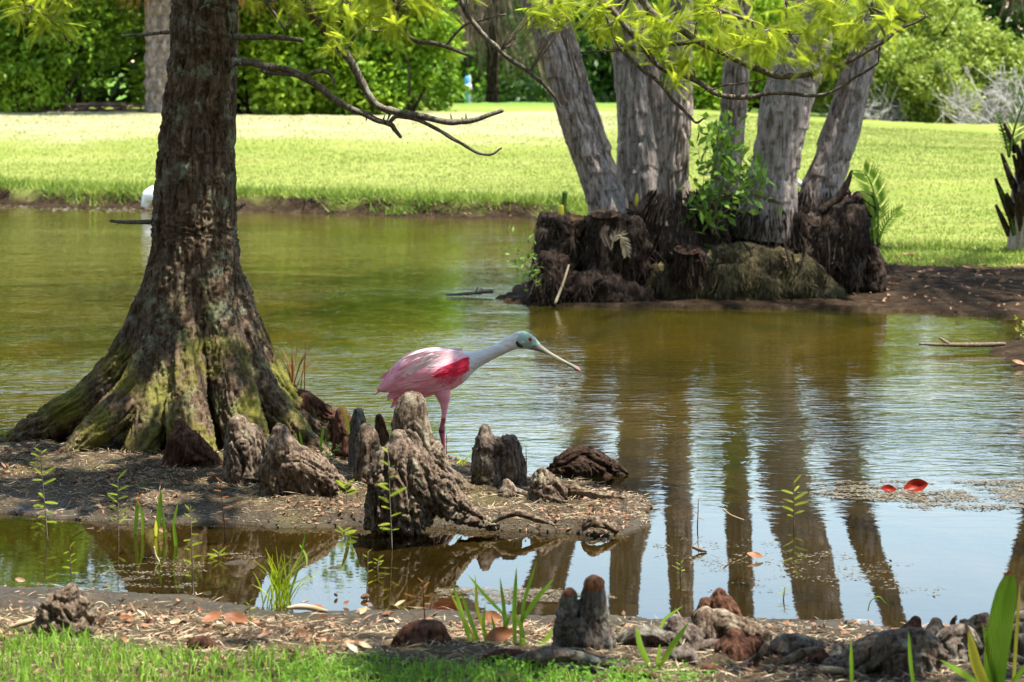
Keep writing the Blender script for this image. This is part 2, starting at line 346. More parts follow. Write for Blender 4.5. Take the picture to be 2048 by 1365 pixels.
s = NT('lawn_ground'); c = s.co(False); soil = s.n('Attribute', attribute_name='soil').outputs['Fac']
y = sepz(s, c, 'Y'); x = sepz(s, c, 'X'); n1 = s.noise(s.co(False, (.5, 1, 1)), .9, 6, .65); n2 = s.noise(c, 14, 5, .75)
g = s.ramp(n1, [(.3, (.15, .20, .035)), (.5, (.23, .26, .06)), (.7, (.31, .32, .10))])
g = s.mix(s.ramp(s.noise(s.co(False, (.35, 1.3, 1)), 2.2, 6, .75), [(.52, 0.), (.66, .5)]), g, (.30, .25, .09)); g = s.mix(s.ramp(n2, [(.35, .5), (.65, 0.)]), g, (.13, .18, .03))
dry = s.math('MULTIPLY', s.rng(y, 33.2, 36.5), s.rng(x, 3.5, 0.8)); dry = s.math('MULTIPLY', dry, s.rng(y, 44, 40.5))
dn_ = s.math('ADD', dry, s.math('MULTIPLY', s.math('SUBTRACT', s.noise(s.co(False, (.5, 1.2, 1)), 1.6, 5, .7), .5), 1.5))
dryf = s.math('MULTIPLY', s.ramp(dn_, [(.5, 0.), (1., .8)]), s.math('GREATER_THAN', dry, .02))
g = s.mix(dryf, g, s.ramp(s.noise(c, 5, 5, .8), [(.35, (.27, .26, .14)), (.7, (.40, .33, .24))]))
g = s.mix(s.rng(y, 46, 52), g, (.12, .22, .04))
so = s.ramp(s.noise(c, 8, 6, .75), [(.3, (.012, .008, .005)), (.55, (.042, .028, .017)), (.75, (.11, .075, .048))])
col = s.mix(soil, g, so)
under = s.rng(sepz(s, c), -.005, -.03); col = s.mix(under, col, s.ramp(s.noise(c, 1.1, 5, .65), [(.35, (.05, .038, .010)), (.65, (.16, .115, .03))]))
M['lawn'] = s.pbr(col, .9, s.bump(n2, .8, .05, s.bump(s.noise(c, 45, 4, .7), .6, .015)), .02)

xs = np.concatenate([np.linspace(-40, -3.6, 26)[:-1], np.arange(-3.6, -2.2, .03), np.arange(-2.2, 2.2, .0125), np.arange(2.2, 3.6, .03), np.linspace(3.6, 40, 26)])
V, Fs, (dn, di, df) = grid(xs, np.concatenate([np.linspace(-8, 5.6, 20)[:-1], np.arange(5.6, 11.6, .0145), np.linspace(11.6, 13.5, 40)]))
ground = struct(put('ground', (V, Fs), M['mud'])); ground['label'] = 'muddy pond shore strewn with leaf litter'
xs = np.concatenate([np.linspace(-400, -60, 12)[:-1], np.linspace(-60, -8, 40)[:-1], np.arange(-8, 8, .055), np.linspace(8, 60, 40), np.linspace(60, 400, 12)[1:]])
ysr = np.concatenate([np.arange(13.5, 17, .09), np.arange(17, 31.5, .05), np.arange(31.5, 47, .16), np.geomspace(47, 600, 46)])
V, Fs, (dn, di, df) = grid(xs, ysr)
lawn = struct(put('lawn', (V, Fs), M['lawn'])); p3 = np.c_[V[:, :2], np.zeros(len(V))]
edge = 20.3+fbm(p3*1.2, 3)*.9+.55*(V[:, 0] < 2.2)
soil = np.maximum(1-sm(.30, .62, df+fbm(p3*2.3, 3)*.45), (1-sm(-.25, .25, V[:, 1]-edge))*(V[:, 0] > .2))
d2 = ((V[:, 0]-2.75)/.5)**2+((V[:, 1]-22.2)/.35)**2; soil = np.maximum(soil, 1-sm(.5, 1.3, d2+fbm(p3*3, 2)*.5))
attr(lawn, 'soil', soil); lawn['label'] = 'sunlit mown lawn rising beyond the pond'

# ---------------- water ----------------
s = NT('pond_water'); c = s.co(False); y = sepz(s, c, 'Y'); x = sepz(s, c, 'X')
amp = s.rng(y, 9.2, 12.5, .022, .75); amp = s.math('MULTIPLY', amp, s.rng(y, 12, 20, 1., .5))
patch = s.rng(s.noise(s.co(False, (.35, .5, 1)), 1.0, 3, .6), .38, .62, .45, 1.25); amp = s.math('MULTIPLY', amp, patch)
calm = s.math('MULTIPLY', s.rng(x, .1, .7), s.rng(y, 12.0, 14.0)); amp = s.math('MULTIPLY', amp, s.rng(calm, 0, 1, 1., .45))
w1 = s.noise(s.co(False, (1, 1.9, 1)), 8.5, 3, .5, .4); w2 = s.noise(s.co(False, (1, 1.5, 1)), 2.3, 2, .5)
hh = s.math('ADD', w1, s.math('MULTIPLY', w2, 1.3)); hh = s.math('MULTIPLY', hh, amp)
nb = s.bump(hh, 1.0, .0085)
fr = s.n('Fresnel', i_IOR=1.34, i_Normal=nb).outputs[0]
gl = s.n('BsdfGlossy', i_Color=(1, 1, 1, 1), i_Roughness=.006, i_Normal=nb); tr = s.n('BsdfTransparent', i_Color=(.66, .60, .33, 1))
df_ = s.n('BsdfDiffuse', i_Color=(.17, .16, .02, 1)); mt = s.n('MixShader', i_Fac=s.rng(y, 9.5, 22, .0, .25)); mx = s.n('MixShader', i_Fac=fr)
s.t.links.new(tr.outputs[0], mt.inputs[1]); s.t.links.new(df_.outputs[0], mt.inputs[2])
s.t.links.new(mt.outputs[0], mx.inputs[1]); s.t.links.new(gl.outputs[0], mx.inputs[2]); s.t.links.new(mx.outputs[0], s.out.inputs[0]); M['water'] = s.m
water = struct(put('water', (np.array([[-120, 2, 0], [120, 2, 0], [120, 60, 0], [-120, 60, 0.]]), [np.array([[0, 1, 2, 3]])]), M['water']))
water['label'] = 'still pond water mirroring trunks and sky'

# floating scum mat on the open water
def scum(name, poly, n, label, thr=.0, size=.012):
    A = np.array(poly); x = rng.uniform(A[:, 0].min(), A[:, 0].max(), n); y = rng.uniform(A[:, 1].min(), A[:, 1].max(), n); p3 = np.c_[x, y, 0*x]
    d = sdf(np.c_[x, y], poly)+fbm(p3*np.array([5, 9, 1]), 4)*.22; hole = fbm(p3*np.array([11, 20, 1])+5, 4); ok = (d > .02) & (hole+np.clip(d, 0, .15)*.8+rng.normal(size=n)*.05 > thr)
    p = np.c_[x, y, .002+np.abs(rng.normal(size=n))*.0015][ok]; m = len(p)
    o = put(name, leafq(p, np.c_[rng.normal(size=(m, 2)), rng.normal(size=m)*.06], np.c_[rng.normal(size=(m, 2))*.08, np.ones(m)], size*rng.uniform(.4, 1.5, m), size*rng.uniform(.3, 1., m), .5, .05), M['scum'], smooth=False)
    stuff(o); o['label'] = label; return o
s = NT('scum'); c = s.co(False); n = s.noise(c, 40, 5, .75)
M['scum'] = s.pbr(s.ramp(n, [(.33, (.045, .038, .022)), (.52, (.15, .12, .075)), (.7, (.30, .25, .17))]), s.rng(n, .3, .7, .35, .7), s.bump(n, .9, .01), .3)
scum('floating_scum', g2([(1560, 985), (1640, 968), (1760, 962), (1900, 962), (2100, 965), (2400, 968), (2400, 1030), (2048, 1024), (1900, 1020), (1760, 1010), (1640, 1000)]), 26000, 'tan scum mat floating under two red leaves', .02)
scum('floating_scum', g2([(-200, 407), (200, 413), (480, 418), (480, 428), (200, 425), (-200, 416)]), 3000, 'thin grey film along the far grassy bank', .05, .05)
scum('floating_scum', g2([(870, 1190), (960, 1178), (1150, 1180), (1250, 1196), (1120, 1206), (920, 1204)]), 5000, 'specks of scum beside the blade clump', .1, .008)
scum('floating_scum', g2([(200, 1130), (330, 1120), (500, 1108), (520, 1135), (400, 1160), (340, 1182), (230, 1170)]), 3500, 'dark specks drifting among the puddle seedlings', .08, .008)
scum('floating_scum', g2([(1300, 1080), (1500, 1085), (1800, 1120), (1900, 1190), (1700, 1200), (1400, 1180)]), 3000, 'scattered flecks on the sky reflection', .2, .01)

# ---------------- cypress tree ----------------
def limb(Y, pts):                                   # [(px, py, radius px[, depth offset])]
    S = [np.r_[P(p[0], p[1], Y+(p[3] if len(p) > 3 else 0)), p[2]/F*(Y+(p[3] if len(p) > 3 else 0))] for p in pts]
    return np.array(S)
def organic(Y, limbs, voxel, amp, f, stretch=.16, smooth=5, head=None, lump=.0, dome=True):
    L = [limb(Y, l) for l in limbs]; LT = []
    for l in L:                                     # rounded heads
        d = unit(l[0, :3]-l[1, :3]); r0 = l[0, 3]; hd = np.array([np.r_[l[0, :3]+d*r0*k, r0*m] for k, m in ((.97, .12), (.82, .55), (.45, .88))]); LT.append(np.vstack([hd, l]) if dome else l)
    V, N, Fs = remesh([tube(l[:, :3], l[:, 3], 20, max(10, 7*len(l))) for l in LT], voxel, smooth)
    q = fibre(V, [l[:, :3] for l in L], stretch); a = np.full(len(V), amp)
    if head is not None:                           # smoother burl at the crown of a knee
        zt = V[:, 2].max(); a = amp*(.22+.78*sm(zt-head[0], zt-head[1], V[:, 2]))
    wob = np.c_[vn(V*9+3), vn(V*9+31), vn(V*9+77)]*.02
    q = q+wob
    d = .62*grain(q, f)+.34*grain(q+4.4, f*2.3)+.20*grain(q*1.3+9, f*5.2)-.82
    V = V+N*((a*1.5*d)+lump*vn(V*14))[:, None]
    return V, Fs
TY = 11.0
tree = thing('cypress_tree', G(400, 905, .03), 'tall cypress with buttressed mossy trunk on the muddy islet', 'tree')
roots = [
 [(408, -380, 50), (410, -120, 60), (410, 0, 64), (404, 150, 68), (394, 300, 75), (390, 400, 81), (389, 500, 87), (385, 580, 98), (382, 680, 116), (375, 780, 130), (372, 920, 140)],
 [(345, 520, 38), (308, 640, 50), (262, 730, 52), (185, 800, 44), (95, 850, 36), (20, 890, 24), (-30, 915, 12)],
 [(350, 560, 40, -.1), (318, 700, 46, -.16), (268, 790, 42, -.24), (205, 850, 34, -.34), (140, 905, 22, -.42), (110, 925, 12, -.45)],
 [(358, 620, 40, -.12), (335, 760, 48, -.22), (305, 850, 42, -.32), (270, 925, 34, -.4)],
 [(372, 540, 22, -.12), (372, 640, 33, -.17), (370, 740, 40, -.25), (372, 820, 42, -.34), (385, 890, 44, -.42), (400, 940, 36, -.46)],
 [(425, 560, 30, -.10), (446, 690, 46, -.16), (468, 790, 46, -.24), (490, 870, 42, -.34), (505, 930, 36, -.4)],
 [(440, 540, 40), (478, 640, 42), (515, 730, 42), (565, 800, 36), (630, 850, 28), (700, 888, 18), (735, 905, 10)],
 [(450, 620, 40, -.06), (505, 760, 42, -.12), (565, 840, 34, -.2), (625, 895, 22, -.28), (680, 930, 10, -.34)],
 [(400, 560, 60, .1), (450, 760, 60, .3), (520, 840, 50, .5)], [(380, 560, 60, .1), (320, 760, 60, .3), (240, 840, 50, .5)],
]
Vt, Ft = organic(TY, roots, .0066, .019, 44, .09, 4, lump=.005)
L0 = limb(TY, [(408, -360, 52), (412, -900, 44), (405, -1600, 34), (400, -2400, 18), (402, -3000, 6)])
trunk = put('trunk', join([(Vt, Ft), tube(L0[:, :3], L0[:, 3], 16, 30)]), M['cypress'], tree)

def kinky(l, k=.006, n=40):                         # a knotty, slightly crooked branch
    q = catm(l, n); p = q[:, :3]+np.c_[vn(q[:, :3]*14), vn(q[:, :3]*14+9), vn(q[:, :3]*14+21)]*k
    r = q[:, 3]*(1+.22*vn(q[:, :3]*45)); return p, np.maximum(r, 6e-4)
BR = {}
def branch(Y, pts, subs=(), mat='branch'):
    parts = []
    for i, l in enumerate((pts,)+tuple(subs)):
        p, r = kinky(limb(Y, l), n=14*len(l)); parts.append(tube(p, r, 9, smooth=False))
        for k in rng.integers(3, len(p)-2, 2+len(l)//2):   # snags
            d = unit(rng.normal(size=3)); parts.append(tube([p[k], p[k]+d*(r[k]*2.4+.004)], [r[k]*.45, r[k]*.15], 5, 4))
    return put('branch', join(parts), M[mat], tree), np.vstack([limb(Y, l)[:, :3] for l in (pts,)+tuple(subs)])
b_low, p_low = branch(10.9, [(462, 122, 9), (500, 126, 8), (560, 137, 7), (620, 160, 7), (680, 205, 6.5), (740, 235, 6.5), (780, 247, 5.5), (790, 258, 4.5), (803, 275, 3.5)],
   ([(776, 248, 4.5), (797, 231, 4.2), (850, 248, 4), (920, 285, 3.4), (975, 311, 3), (1003, 297, 2)], [(520, 139, 4.5), (570, 150, 4), (610, 152, 4), (640, 143, 4), (662, 152, 3.5), (672, 175, 2)]))
b_up, p_up = branch(10.9, [(560, -150, 12), (610, 0, 9), (650, 60, 8.5), (700, 125, 8), (735, 185, 8), (765, 215, 7.5), (850, 236, 6.5), (905, 246, 6), (960, 236, 5), (1006, 222, 4)],
   ([(545, 23, 2.5), (620, 20, 2.5), (700, 8, 2)], [(690, 100, 3), (720, 60, 3), (770, 30, 3), (820, -30, 3)], [(735, 60, 2.5), (770, 60, 2.5), (800, 45, 2)]))
b_a, _ = branch(10.95, [(465, 74, 6), (530, 76, 5.5), (607, 80, 4.5)])
b_b, _ = branch(10.97, [(350, 63, 4), (300, 67, 3.5), (238, 73, 2)])
b_c, _ = branch(10.97, [(320, 443, 5), (260, 444, 4), (219, 442, 3)])
b_d, _ = branch(10.97, [(465, 424, 5), (492, 409, 2)])
b_e, p_e = branch(10.8, [(505, -60, 5), (535, 5, 4), (572, 56, 2.5)])
b_f, p_f = branch(10.7, [(780, -120, 6), (790, 20, 5), (822, 76, 4.5), (870, 86, 4.5), (905, 96, 4), (958, 121, 2.2)], ([(893, 88, 3), (928, 52, 3), (965, 40, 2.6), (1010, 29, 1.6)], [(968, 40, 2), (975, 18, 1.8), (981, 7, 1)]))
b_g, p_g = branch(10.6, [(880, -160, 7), (930, 20, 5.5), (1000, 102, 5), (1060, 145, 4.5), (1092, 172, 4), (1122, 215, 2.2)])
b_r1, p_r1 = branch(10.5, [(1060, -260, 9), (1110, -80, 8), (1200, 0, 7), (1270, 70, 6.5), (1320, 130, 6), (1390, 160, 5.5), (1455, 194, 5), (1560, 186, 4), (1640, 190, 3.6), (1700, 165, 3), (1757, 124, 2.2)],
   ([(1210, 30, 4), (1240, 98, 4), (1310, 160, 4), (1360, 212, 3.6), (1392, 246, 2.5), (1412, 238, 1.6)], [(1388, 82, 5), (1310, 96, 5), (1270, 100, 5.5), (1225, 101, 3), (1163, 106, 1.6)], [(1388, 82, 4), (1393, 46, 3)], [(1182, 66, 2), (1225, 45, 4), (1262, -10, 4)]))
b_r2, p_r2 = branch(10.45, [(1200, -200, 10), (1285, 0, 9), (1345, 50, 8), (1400, 85, 7), (1470, 118, 6.5), (1545, 150, 7), (1580, 153, 6), (1630, 145, 5), (1700, 122, 5), (1757, 88, 5), (1800, 60, 3.6), (1852, 33, 2)],
   ([(1440, 22, 3.5), (1500, 45, 4), (1525, 60, 4), (1575, 50, 3)], [(1745, 15, 3), (1790, 35, 3), (1812, 45, 2)], [(1410, 182, 1.6), (1470, 168, 1.6), (1530, 158, 1.4)], [(1572, 0, 2), (1580, 70, 2), (1640, 125, 1.6)], [(1757, 95, 2.4), (1756, 122, 2)], [(1700, -20, 4), (1740, 20, 3.6), (1770, 75, 3), (1757, 88, 3)]))

# feathery cypress sprays
def branchlet(L, n, nl, w):
    t = np.linspace(.06, 1, n); k = np.arange(n); b = np.c_[t*L, 0*t, -.18*L*t*t]
    ln = nl*np.sin(np.clip(t*.9+.12, 0, 1)*PI)**.55; parts = []
    for sg in (1, -1):
        d = np.c_[.55+0*t, sg*np.ones(n), -.1+0*t]; d = unit(d); s_ = np.array([w, 0, 0])
        V = np.stack([b-s_*.5, b+s_*.5, b+d*ln[:, None]], 1).reshape(-1, 3); parts.append((V, [np.arange(len(V)).reshape(-1, 3)]))
    sv = np.array([[0, w*.4, 0], [0, -w*.4, 0], [L, 0, -.18*L]]); parts.append((sv, [np.array([[0, 1, 2]])]))
    return join(parts)
BL = branchlet(1.0, 24, .15, .026)
def orient(VF, o, d, up, sc):
    d = unit(d); s_ = unit(np.cross(up, d)); u = np.cross(d, s_); V, Fs = VF
    return o+(V[:, :1]*d+V[:, 1:2]*s_+V[:, 2:]*u)*sc, Fs
def spray(o, d, n, L, spread=.9, droop=.35):
    out = []
    for k in range(n):
        dd = unit(d+rng.normal(size=3)*spread*.6+np.array([0, 0, -droop*rng.random()]))
        out.append(orient(BL, o-d*L*.35*rng.random(), dd, unit(rng.normal(size=3)+np.array([0, 0, 1.2])), L*rng.uniform(.7, 1.15)))
    return out
def foliage(br, anchors, spots, Y, n=11, L=.085, jit=.09):
    parts = []; tw = []
    for (x, y) in spots:
        o = P(x, y, Y+rng.normal()*jit); a = anchors[np.argmin(((anchors-o)**2).sum(1))]
        if np.linalg.norm(o-a) < .4: tw.append(tube([a, (a+o)/2+rng.normal(size=3)*.008, o], [.0022, .0017, .0011], 5, 7))
        d = unit(unit(o-a)*.6+rng.normal(size=3)*.5+np.array([.2, 0, .0]))
        parts += spray(o, d, n, L)
    f = stuff(put('foliage', join(parts), M['needle'], br, smooth=False))
    if tw: stuff(put('twigs', join(tw), M['twig'], br))
def scat(boxes):
    return [(rng.uniform(a, c), rng.uniform(b, d)) for (a, b, c, d, n) in boxes for _ in range(n)]
foliage(b_up, p_up, [(670, 85), (690, 75), (660, 95), (712, 112), (682, 95)]+scat([(610, -40, 760, 30, 16), (640, 20, 740, 55, 6)]), 10.85, 11, .105)
foliage(b_f, p_f, [(780, 55), (770, 40), (790, 30), (765, 20), (800, 60), (775, 5), (788, 48)]+scat([(740, -60, 880, 5, 14), (830, 0, 880, 30, 5)]), 10.65, 13, .11)
foliage(b_g, p_g, scat([(880, -60, 960, 0, 8), (1060, 20, 1140, 55, 9), (1050, -40, 1160, 20, 8)]), 10.6, 10, .095)
foliage(b_e, p_e, scat([(480, -60, 640, 5, 12), (560, 0, 640, 20, 3)]), 10.8, 10, .10)
b_l, p_l = branch(10.7, [(-200, -160, 8), (0, -40, 6), (60, 10, 4), (100, 40, 2.5), (140, 85, 1.5)])
foliage(b_l, p_l, scat([(10, -40, 130, 30, 12), (60, 20, 135, 75, 9), (0, -30, 60, 20, 5)]), 10.65, 10, .10)
foliage(b_r1, p_r1, scat([(1180, -30, 1300, 50, 15), (1190, 30, 1290, 95, 8), (1310, 110, 1380, 165, 13), (1290, 40, 1380, 110, 12), (1390, 60, 1450, 110, 8)]), 10.5, 10, .10)
foliage(b_r2, p_r2, scat([(1300, -40, 1480, 40, 18), (1440, 30, 1530, 95, 12), (1480, 60, 1580, 120, 12), (1560, -20, 1660, 80, 15), (1600, 60, 1660, 130, 8), (1660, -20, 1760, 55, 14), (1700, 30, 1790, 85, 12), (1760, -10, 1850, 35, 10)]), 10.45, 10, .105)
cone, cf = tube([P(812, 18, 10.65), P(813, 24, 10.65), P(814, 30, 10.65)], [.007, .0125, .006], 12, 9)
put('seed_cone', (cone, cf), M['scum'], b_f)

# high crown: limbs and needle masses out of frame that dapple the islet
def shade_spot(T, h): k = (h-T[2])/SUND[2]; return T+SUND*k
crown = []; limbs_hi = []
def clump(c, r, n, L=.15, W=.042):
    p = rng.normal(size=(n, 3)); p = unit(p)*(rng.random((n, 1))**.4)*r*np.array([1, 1, .55])+c
    crown.append(leafq(p, rng.normal(size=(n, 3))*np.array([1, 1, .5]), rng.normal(size=(n, 3))+np.array([0, 0, 1.]), L*rng.uniform(.6, 1.3, n), W))
targets = [(-1.5, 10.6, .1), (-1.9, 10.5, .1), (-1.15, 10.3, .1), (-1.3, 11.1, .5), (-1.25, 11.0, 1.0), (-1.2, 11.0, 1.5), (-1.4, 9.9, .1), (-.95, 10.4, .1), (-1.7, 11., .3), (-.8, 10.7, .2), (-.22, 10.12, .42), (-.02, 10.12, .5), (-1.35, 10.9, .8), (-1.05, 11., .4), (-.62, 10.3, .2), (-2.2, 10.2, .05), (-2.0, 11.0, .2), (-1.3, 10.2, .1), (.05, 10.3, .1), (.2, 10.2, .1), (-1.28, 11.0, 1.3), (-1.15, 10.7, .15), (-1.6, 10.2, .05), (-.5, 10.2, .1), (-1.9, 9.8, .05), (-1.6, 9.6, .05), (-1.2, 9.8, .05), (-2.1, 9.5, .05), (-1.0, 10.0, .05), (-.8, 10.1, .1), (-1.4, 9.5, .05), (-.9, 10.9, .6), (-1.3, 10.8, .6)]
for T in targets:
    for k in range(2):
        c = shade_spot(np.array(T)+rng.normal(size=3)*np.array([.16, .16, .05]), rng.uniform(2.9, 4.6)); clump(c, .20, 105)
for k in range(34):
    c = np.array([rng.normal()*1.1-1.0, rng.normal()*.9+12.0, rng.uniform(3.6, 7.2)]); clump(c, .34, 70, .13, .035)
for k in range(26):                                 # over the near shore, placed to shade it
    c = shade_spot(np.array([rng.uniform(-.5, 1.6), rng.uniform(6.3, 7.0), .1]), rng.uniform(3.0, 4.0)); clump(c, .2, 70)
GAPS = [(372, 650, 10.72, .05), (371, 715, 10.68, .055), (378, 790, 10.62, .05), (385, 880, 10.55, .05), (470, 830, 10.66, .07), (500, 800, 10.75, .05), (565, 835, 10.8, .06), (625, 860, 10.85, .06), (430, 420, 10.8, .045), (440, 300, 10.8, .04), (425, 180, 10.82, .05), (400, 500, 10.78, .04), (200, 815, 10.75, .07), (285, 790, 10.65, .06), (120, 850, 10.85, .05), (250, 870, 10.55, .06),
 (800, 900, 9.1, .10), (840, 940, 9.1, .16), (900, 985, 9.1, .14), (825, 800, 9.75, .09), (835, 850, 9.75, .09), (970, 880, 9.85, .05), (1090, 950, 9.55, .07), (490, 850, 9.85, .06), (515, 900, 9.85, .05), (640, 950, 9.6, .08), (690, 960, 9.6, .06), (820, 728, 10.08, .035), (835, 712, 10.1, .02), (865, 700, 10.1, .03), (905, 700, 10.1, .025), (870, 760, 10.05, .03),
 (30, 950, 10.1, .12), (150, 925, 10.3, .10), (330, 1000, 9.6, .10), (430, 960, 9.9, .07), (560, 1020, 9.5, .12), (680, 1010, 9.5, .15), (1000, 1010, 9.4, .3), (1180, 1020, 9.4, .3), (700, 1030, 9.3, .2)]
def thin(VF):  # opens the unseen crown along sun rays to place the dapples
    V, Fs = VF; c = V.reshape(-1, 4, 3).mean(1); keep = np.ones(len(c), bool)
    for (px, py, Y, r) in GAPS:
        o = P(px, py, Y); w = c-o; keep &= np.linalg.norm(w-(w@SUND)[:, None]*SUND, axis=1) > r+.012
    for (x0, x1, Y) in ((-.75, -.25, 10.7), (.2, 1.6, 10.5)):   # leaves cut away so sun reaches the bright sprays
        k = (c[:, 2]-1.75)/SUND[2]; gx = c[:, 0]-SUND[0]*k; gy = c[:, 1]-SUND[1]*k; keep &= ~((gx > x0) & (gx < x1) & (np.abs(gy-Y) < .28))
    g = c-SUND*(c[:, 2:]/SUND[2]); keep &= fbm(np.c_[g[:, 0]*4.2, g[:, 1]*4.2, 0*g[:, 0]], 3) < .13
    V = V.reshape(-1, 4, 3)[keep].reshape(-1, 3); return V, [np.arange(len(V)).reshape(-1, 4)]
cr = stuff(put('crown', thin(join(crown)), M['needle'], tree, smooth=False))
for k in range(16):
    z0 = rng.uniform(2.7, 5.6); a = rng.uniform(0, 2*PI) if k > 9 else rng.uniform(-.9, 1.1); l = rng.uniform(1.2, 2.2)
    o = np.array([P(408, 0, TY)[0], TY, z0]); e = o+np.array([math.cos(a)*l, math.sin(a)*l*.7, rng.uniform(.0, .5)])
    limbs_hi.append(tube([o, (o+e)/2+np.array([0, 0, .15]), e], [.03, .02, .006], 7, 9))
for l_ in limbs_hi: put('limb', l_, M['branch'], tree)

# ---------------- cypress knees ----------------
def knee(label, Y, limbs, mat='knee', amp=.02, f=34, voxel=.0042, head=(.0, .08), stretch=.16, lump=.004, group='cypress knees', name='cypress_knee', cat='cypress knee', tip=None):
    V, Fs = organic(Y, limbs, voxel, amp, f, stretch, 3, head, lump)
    a = V.mean(0); a[2] = V[:, 2].min()
    ob = tag(put(name, (V, Fs), M[mat], at=a), label, cat, group)
    if tip:
        for (px, py, r) in tip:
            L = limb(Y-.008, [(px, py-r*.75, r*.35), (px, py-r*.4, r*.85), (px, py+r*.1, r*1.05), (px+1, py+r*.8, r*.8)]); Vv, Fv = tube(L[:, :3], L[:, 3], 20, 22); cc = Vv.mean(0); put('bald_tip', (Vv+unit(Vv-cc)*(.0022*vn(Vv*60))[:, None], Fv), M['rust'], ob)
    return ob
knee('large sunlit cypress knee with deep diagonal ridges in front of the pink bird', 9.12, [
  [(797, 878, 18), (799, 896, 31), (801, 935, 42), (808, 985, 47), (815, 1050, 52)], [(815, 925, 36), (860, 972, 40), (905, 1010, 28), (965, 1040, 12), (1000, 1056, 5)],
  [(772, 918, 23), (767, 960, 30), (763, 1010, 30), (757, 1060, 28)], [(838, 908, 17), (846, 928, 23), (855, 955, 26)]], amp=.030, f=32, head=(.02, .16), lump=.004, tip=None)
knee('tall smooth-headed grey cypress knee hiding the pink bird\'s rear leg', 9.75, [
  [(824, 812, 31), (822, 845, 37), (832, 888, 41), (850, 930, 44), (850, 1000, 46)], [(850, 915, 38), (880, 950, 30), (915, 975, 18), (948, 995, 8)], [(815, 900, 34), (800, 985, 34)]], amp=.022, f=34, head=(.06, .22))
knee('twin-topped cypress knee with a pale torn scar at the water edge', 9.86, [
  [(969, 862, 13), (971, 890, 22), (973, 940, 27), (972, 1000, 30)], [(1016, 890, 20), (1019, 915, 25), (1026, 950, 26), (1034, 1000, 24)], [(970, 885, 20), (995, 892, 18), (1016, 895, 19)], [(990, 930, 26), (995, 990, 34)]], 'kneegrey', .02, 34)
knee('small squat cypress knee with red-brown shaggy ridges beside the twin-topped knee', 9.55, [[(1086, 945, 11), (1088, 962, 24), (1090, 1000, 36)], [(1105, 975, 18), (1130, 1000, 10)]], amp=.022, f=36, head=(0, .02))
knee('tiny stubby knob between the twin-topped knee and the squat knee', 9.62, [[(1012, 966, 9), (1014, 978, 17), (1012, 1000, 20)], [(1020, 980, 10), (1055, 990, 7)]], amp=.012, f=34)
knee('dark ridge-shaped knee standing in the open water past the islet tip', 10.4, [
  [(1100, 950, 12), (1135, 920, 18), (1165, 908, 17), (1200, 922, 18), (1235, 940, 10), (1255, 950, 5)], [(1130, 935, 24), (1165, 940, 34), (1205, 945, 22)], [(1120, 955, 24), (1215, 960, 22)]], 'kneeshaded', .022, 32)
knee('narrow upright brown knee just behind the large ridged knee', 9.9, [[(734, 860, 16), (736, 885, 26), (738, 930, 29), (738, 975, 31)]], 'knee', .015, 28)
knee('slim dark knee with a rounded tip beside a yellow blade', 10.3, [[(717, 826, 12), (716, 848, 18), (720, 890, 22), (722, 930, 24)]], 'kneegrey', .012, 28)
knee('short thumb-shaped knee between the slim dark knee and the bird', 10.2, [[(758, 835, 8), (760, 850, 11), (764, 875, 16), (766, 925, 19)]], 'kneered', .01, 30)
knee('low rounded dark knee at the end of the tree root', 10.5, [[(684, 826, 13), (688, 850, 20), (690, 905, 25)]], 'kneered', .012, 28)
knee('dark knobbly root ridge rising behind the tree\'s mossy root', 11.0, [[(590, 790, 14), (610, 800, 20), (640, 822, 20), (668, 842, 17), (700, 862, 14), (720, 885, 12)], [(610, 810, 24), (620, 880, 30)], [(668, 838, 20), (675, 890, 24)]], 'kneered', .014, 26)
knee('columnar knee with hanging shaggy bark at the trunk foot', 9.9, [[(476, 852, 22), (484, 880, 34), (492, 920, 40), (490, 985, 44)], [(508, 862, 14), (515, 890, 22), (518, 940, 24)]], 'knee', .022, 36, head=(.02, .1))
knee('smooth-headed knee whose shaggy base sweeps sideways', 9.65, [[(560, 864, 19), (564, 890, 31), (585, 928, 42), (630, 955, 38), (680, 975, 22), (712, 990, 8)], [(560, 900, 30), (556, 950, 34), (555, 1010, 34)], [(600, 950, 40), (620, 1010, 36)]], 'knee', .026, 34, head=(.05, .14))
knee('dark pointed knee leaning against the front of the trunk', 10.2, [[(362, 848, 13), (366, 872, 26), (385, 900, 34), (420, 925, 22), (445, 945, 10)], [(360, 890, 30), (350, 945, 32)]], 'kneered', .014, 26)
# near shore
knee('banded squat knee among leaf litter behind the grass', 6.98, [[(142, 1186, 20), (132, 1210, 42), (125, 1250, 52), (122, 1310, 54)], [(165, 1212, 22), (168, 1250, 24), (172, 1300, 26)]], 'knee', .022, 30, stretch=1.4, head=(0, .03))
knee('upright double knee with an orange-brown bald tip beside the green blades', 6.82, [[(1188, 1166, 19), (1188, 1190, 25), (1186, 1240, 28), (1192, 1300, 40), (1205, 1360, 46)], [(1138, 1192, 16), (1137, 1215, 22), (1142, 1270, 33), (1148, 1360, 44)], [(1164, 1255, 30), (1168, 1310, 42)]], 'kneegrey', .02, 36, head=(.05, .12), tip=[(1188, 1168, 21), (1138, 1186, 12)])
knee('low dark reddish root lump at the grass edge beside the blade clump', 6.85, [[(795, 1300, 18), (830, 1276, 30), (870, 1262, 20), (886, 1272, 16)], [(835, 1290, 34), (840, 1330, 38)], [(880, 1285, 24), (885, 1330, 26)]], 'kneered', .012, 26)
knee('small half-buried root lump in front of the pink-tinged litter', 6.8, [[(385, 1290, 12), (410, 1288, 15), (432, 1302, 12)], [(400, 1300, 16), (410, 1330, 18)]], 'kneered', .01, 30)
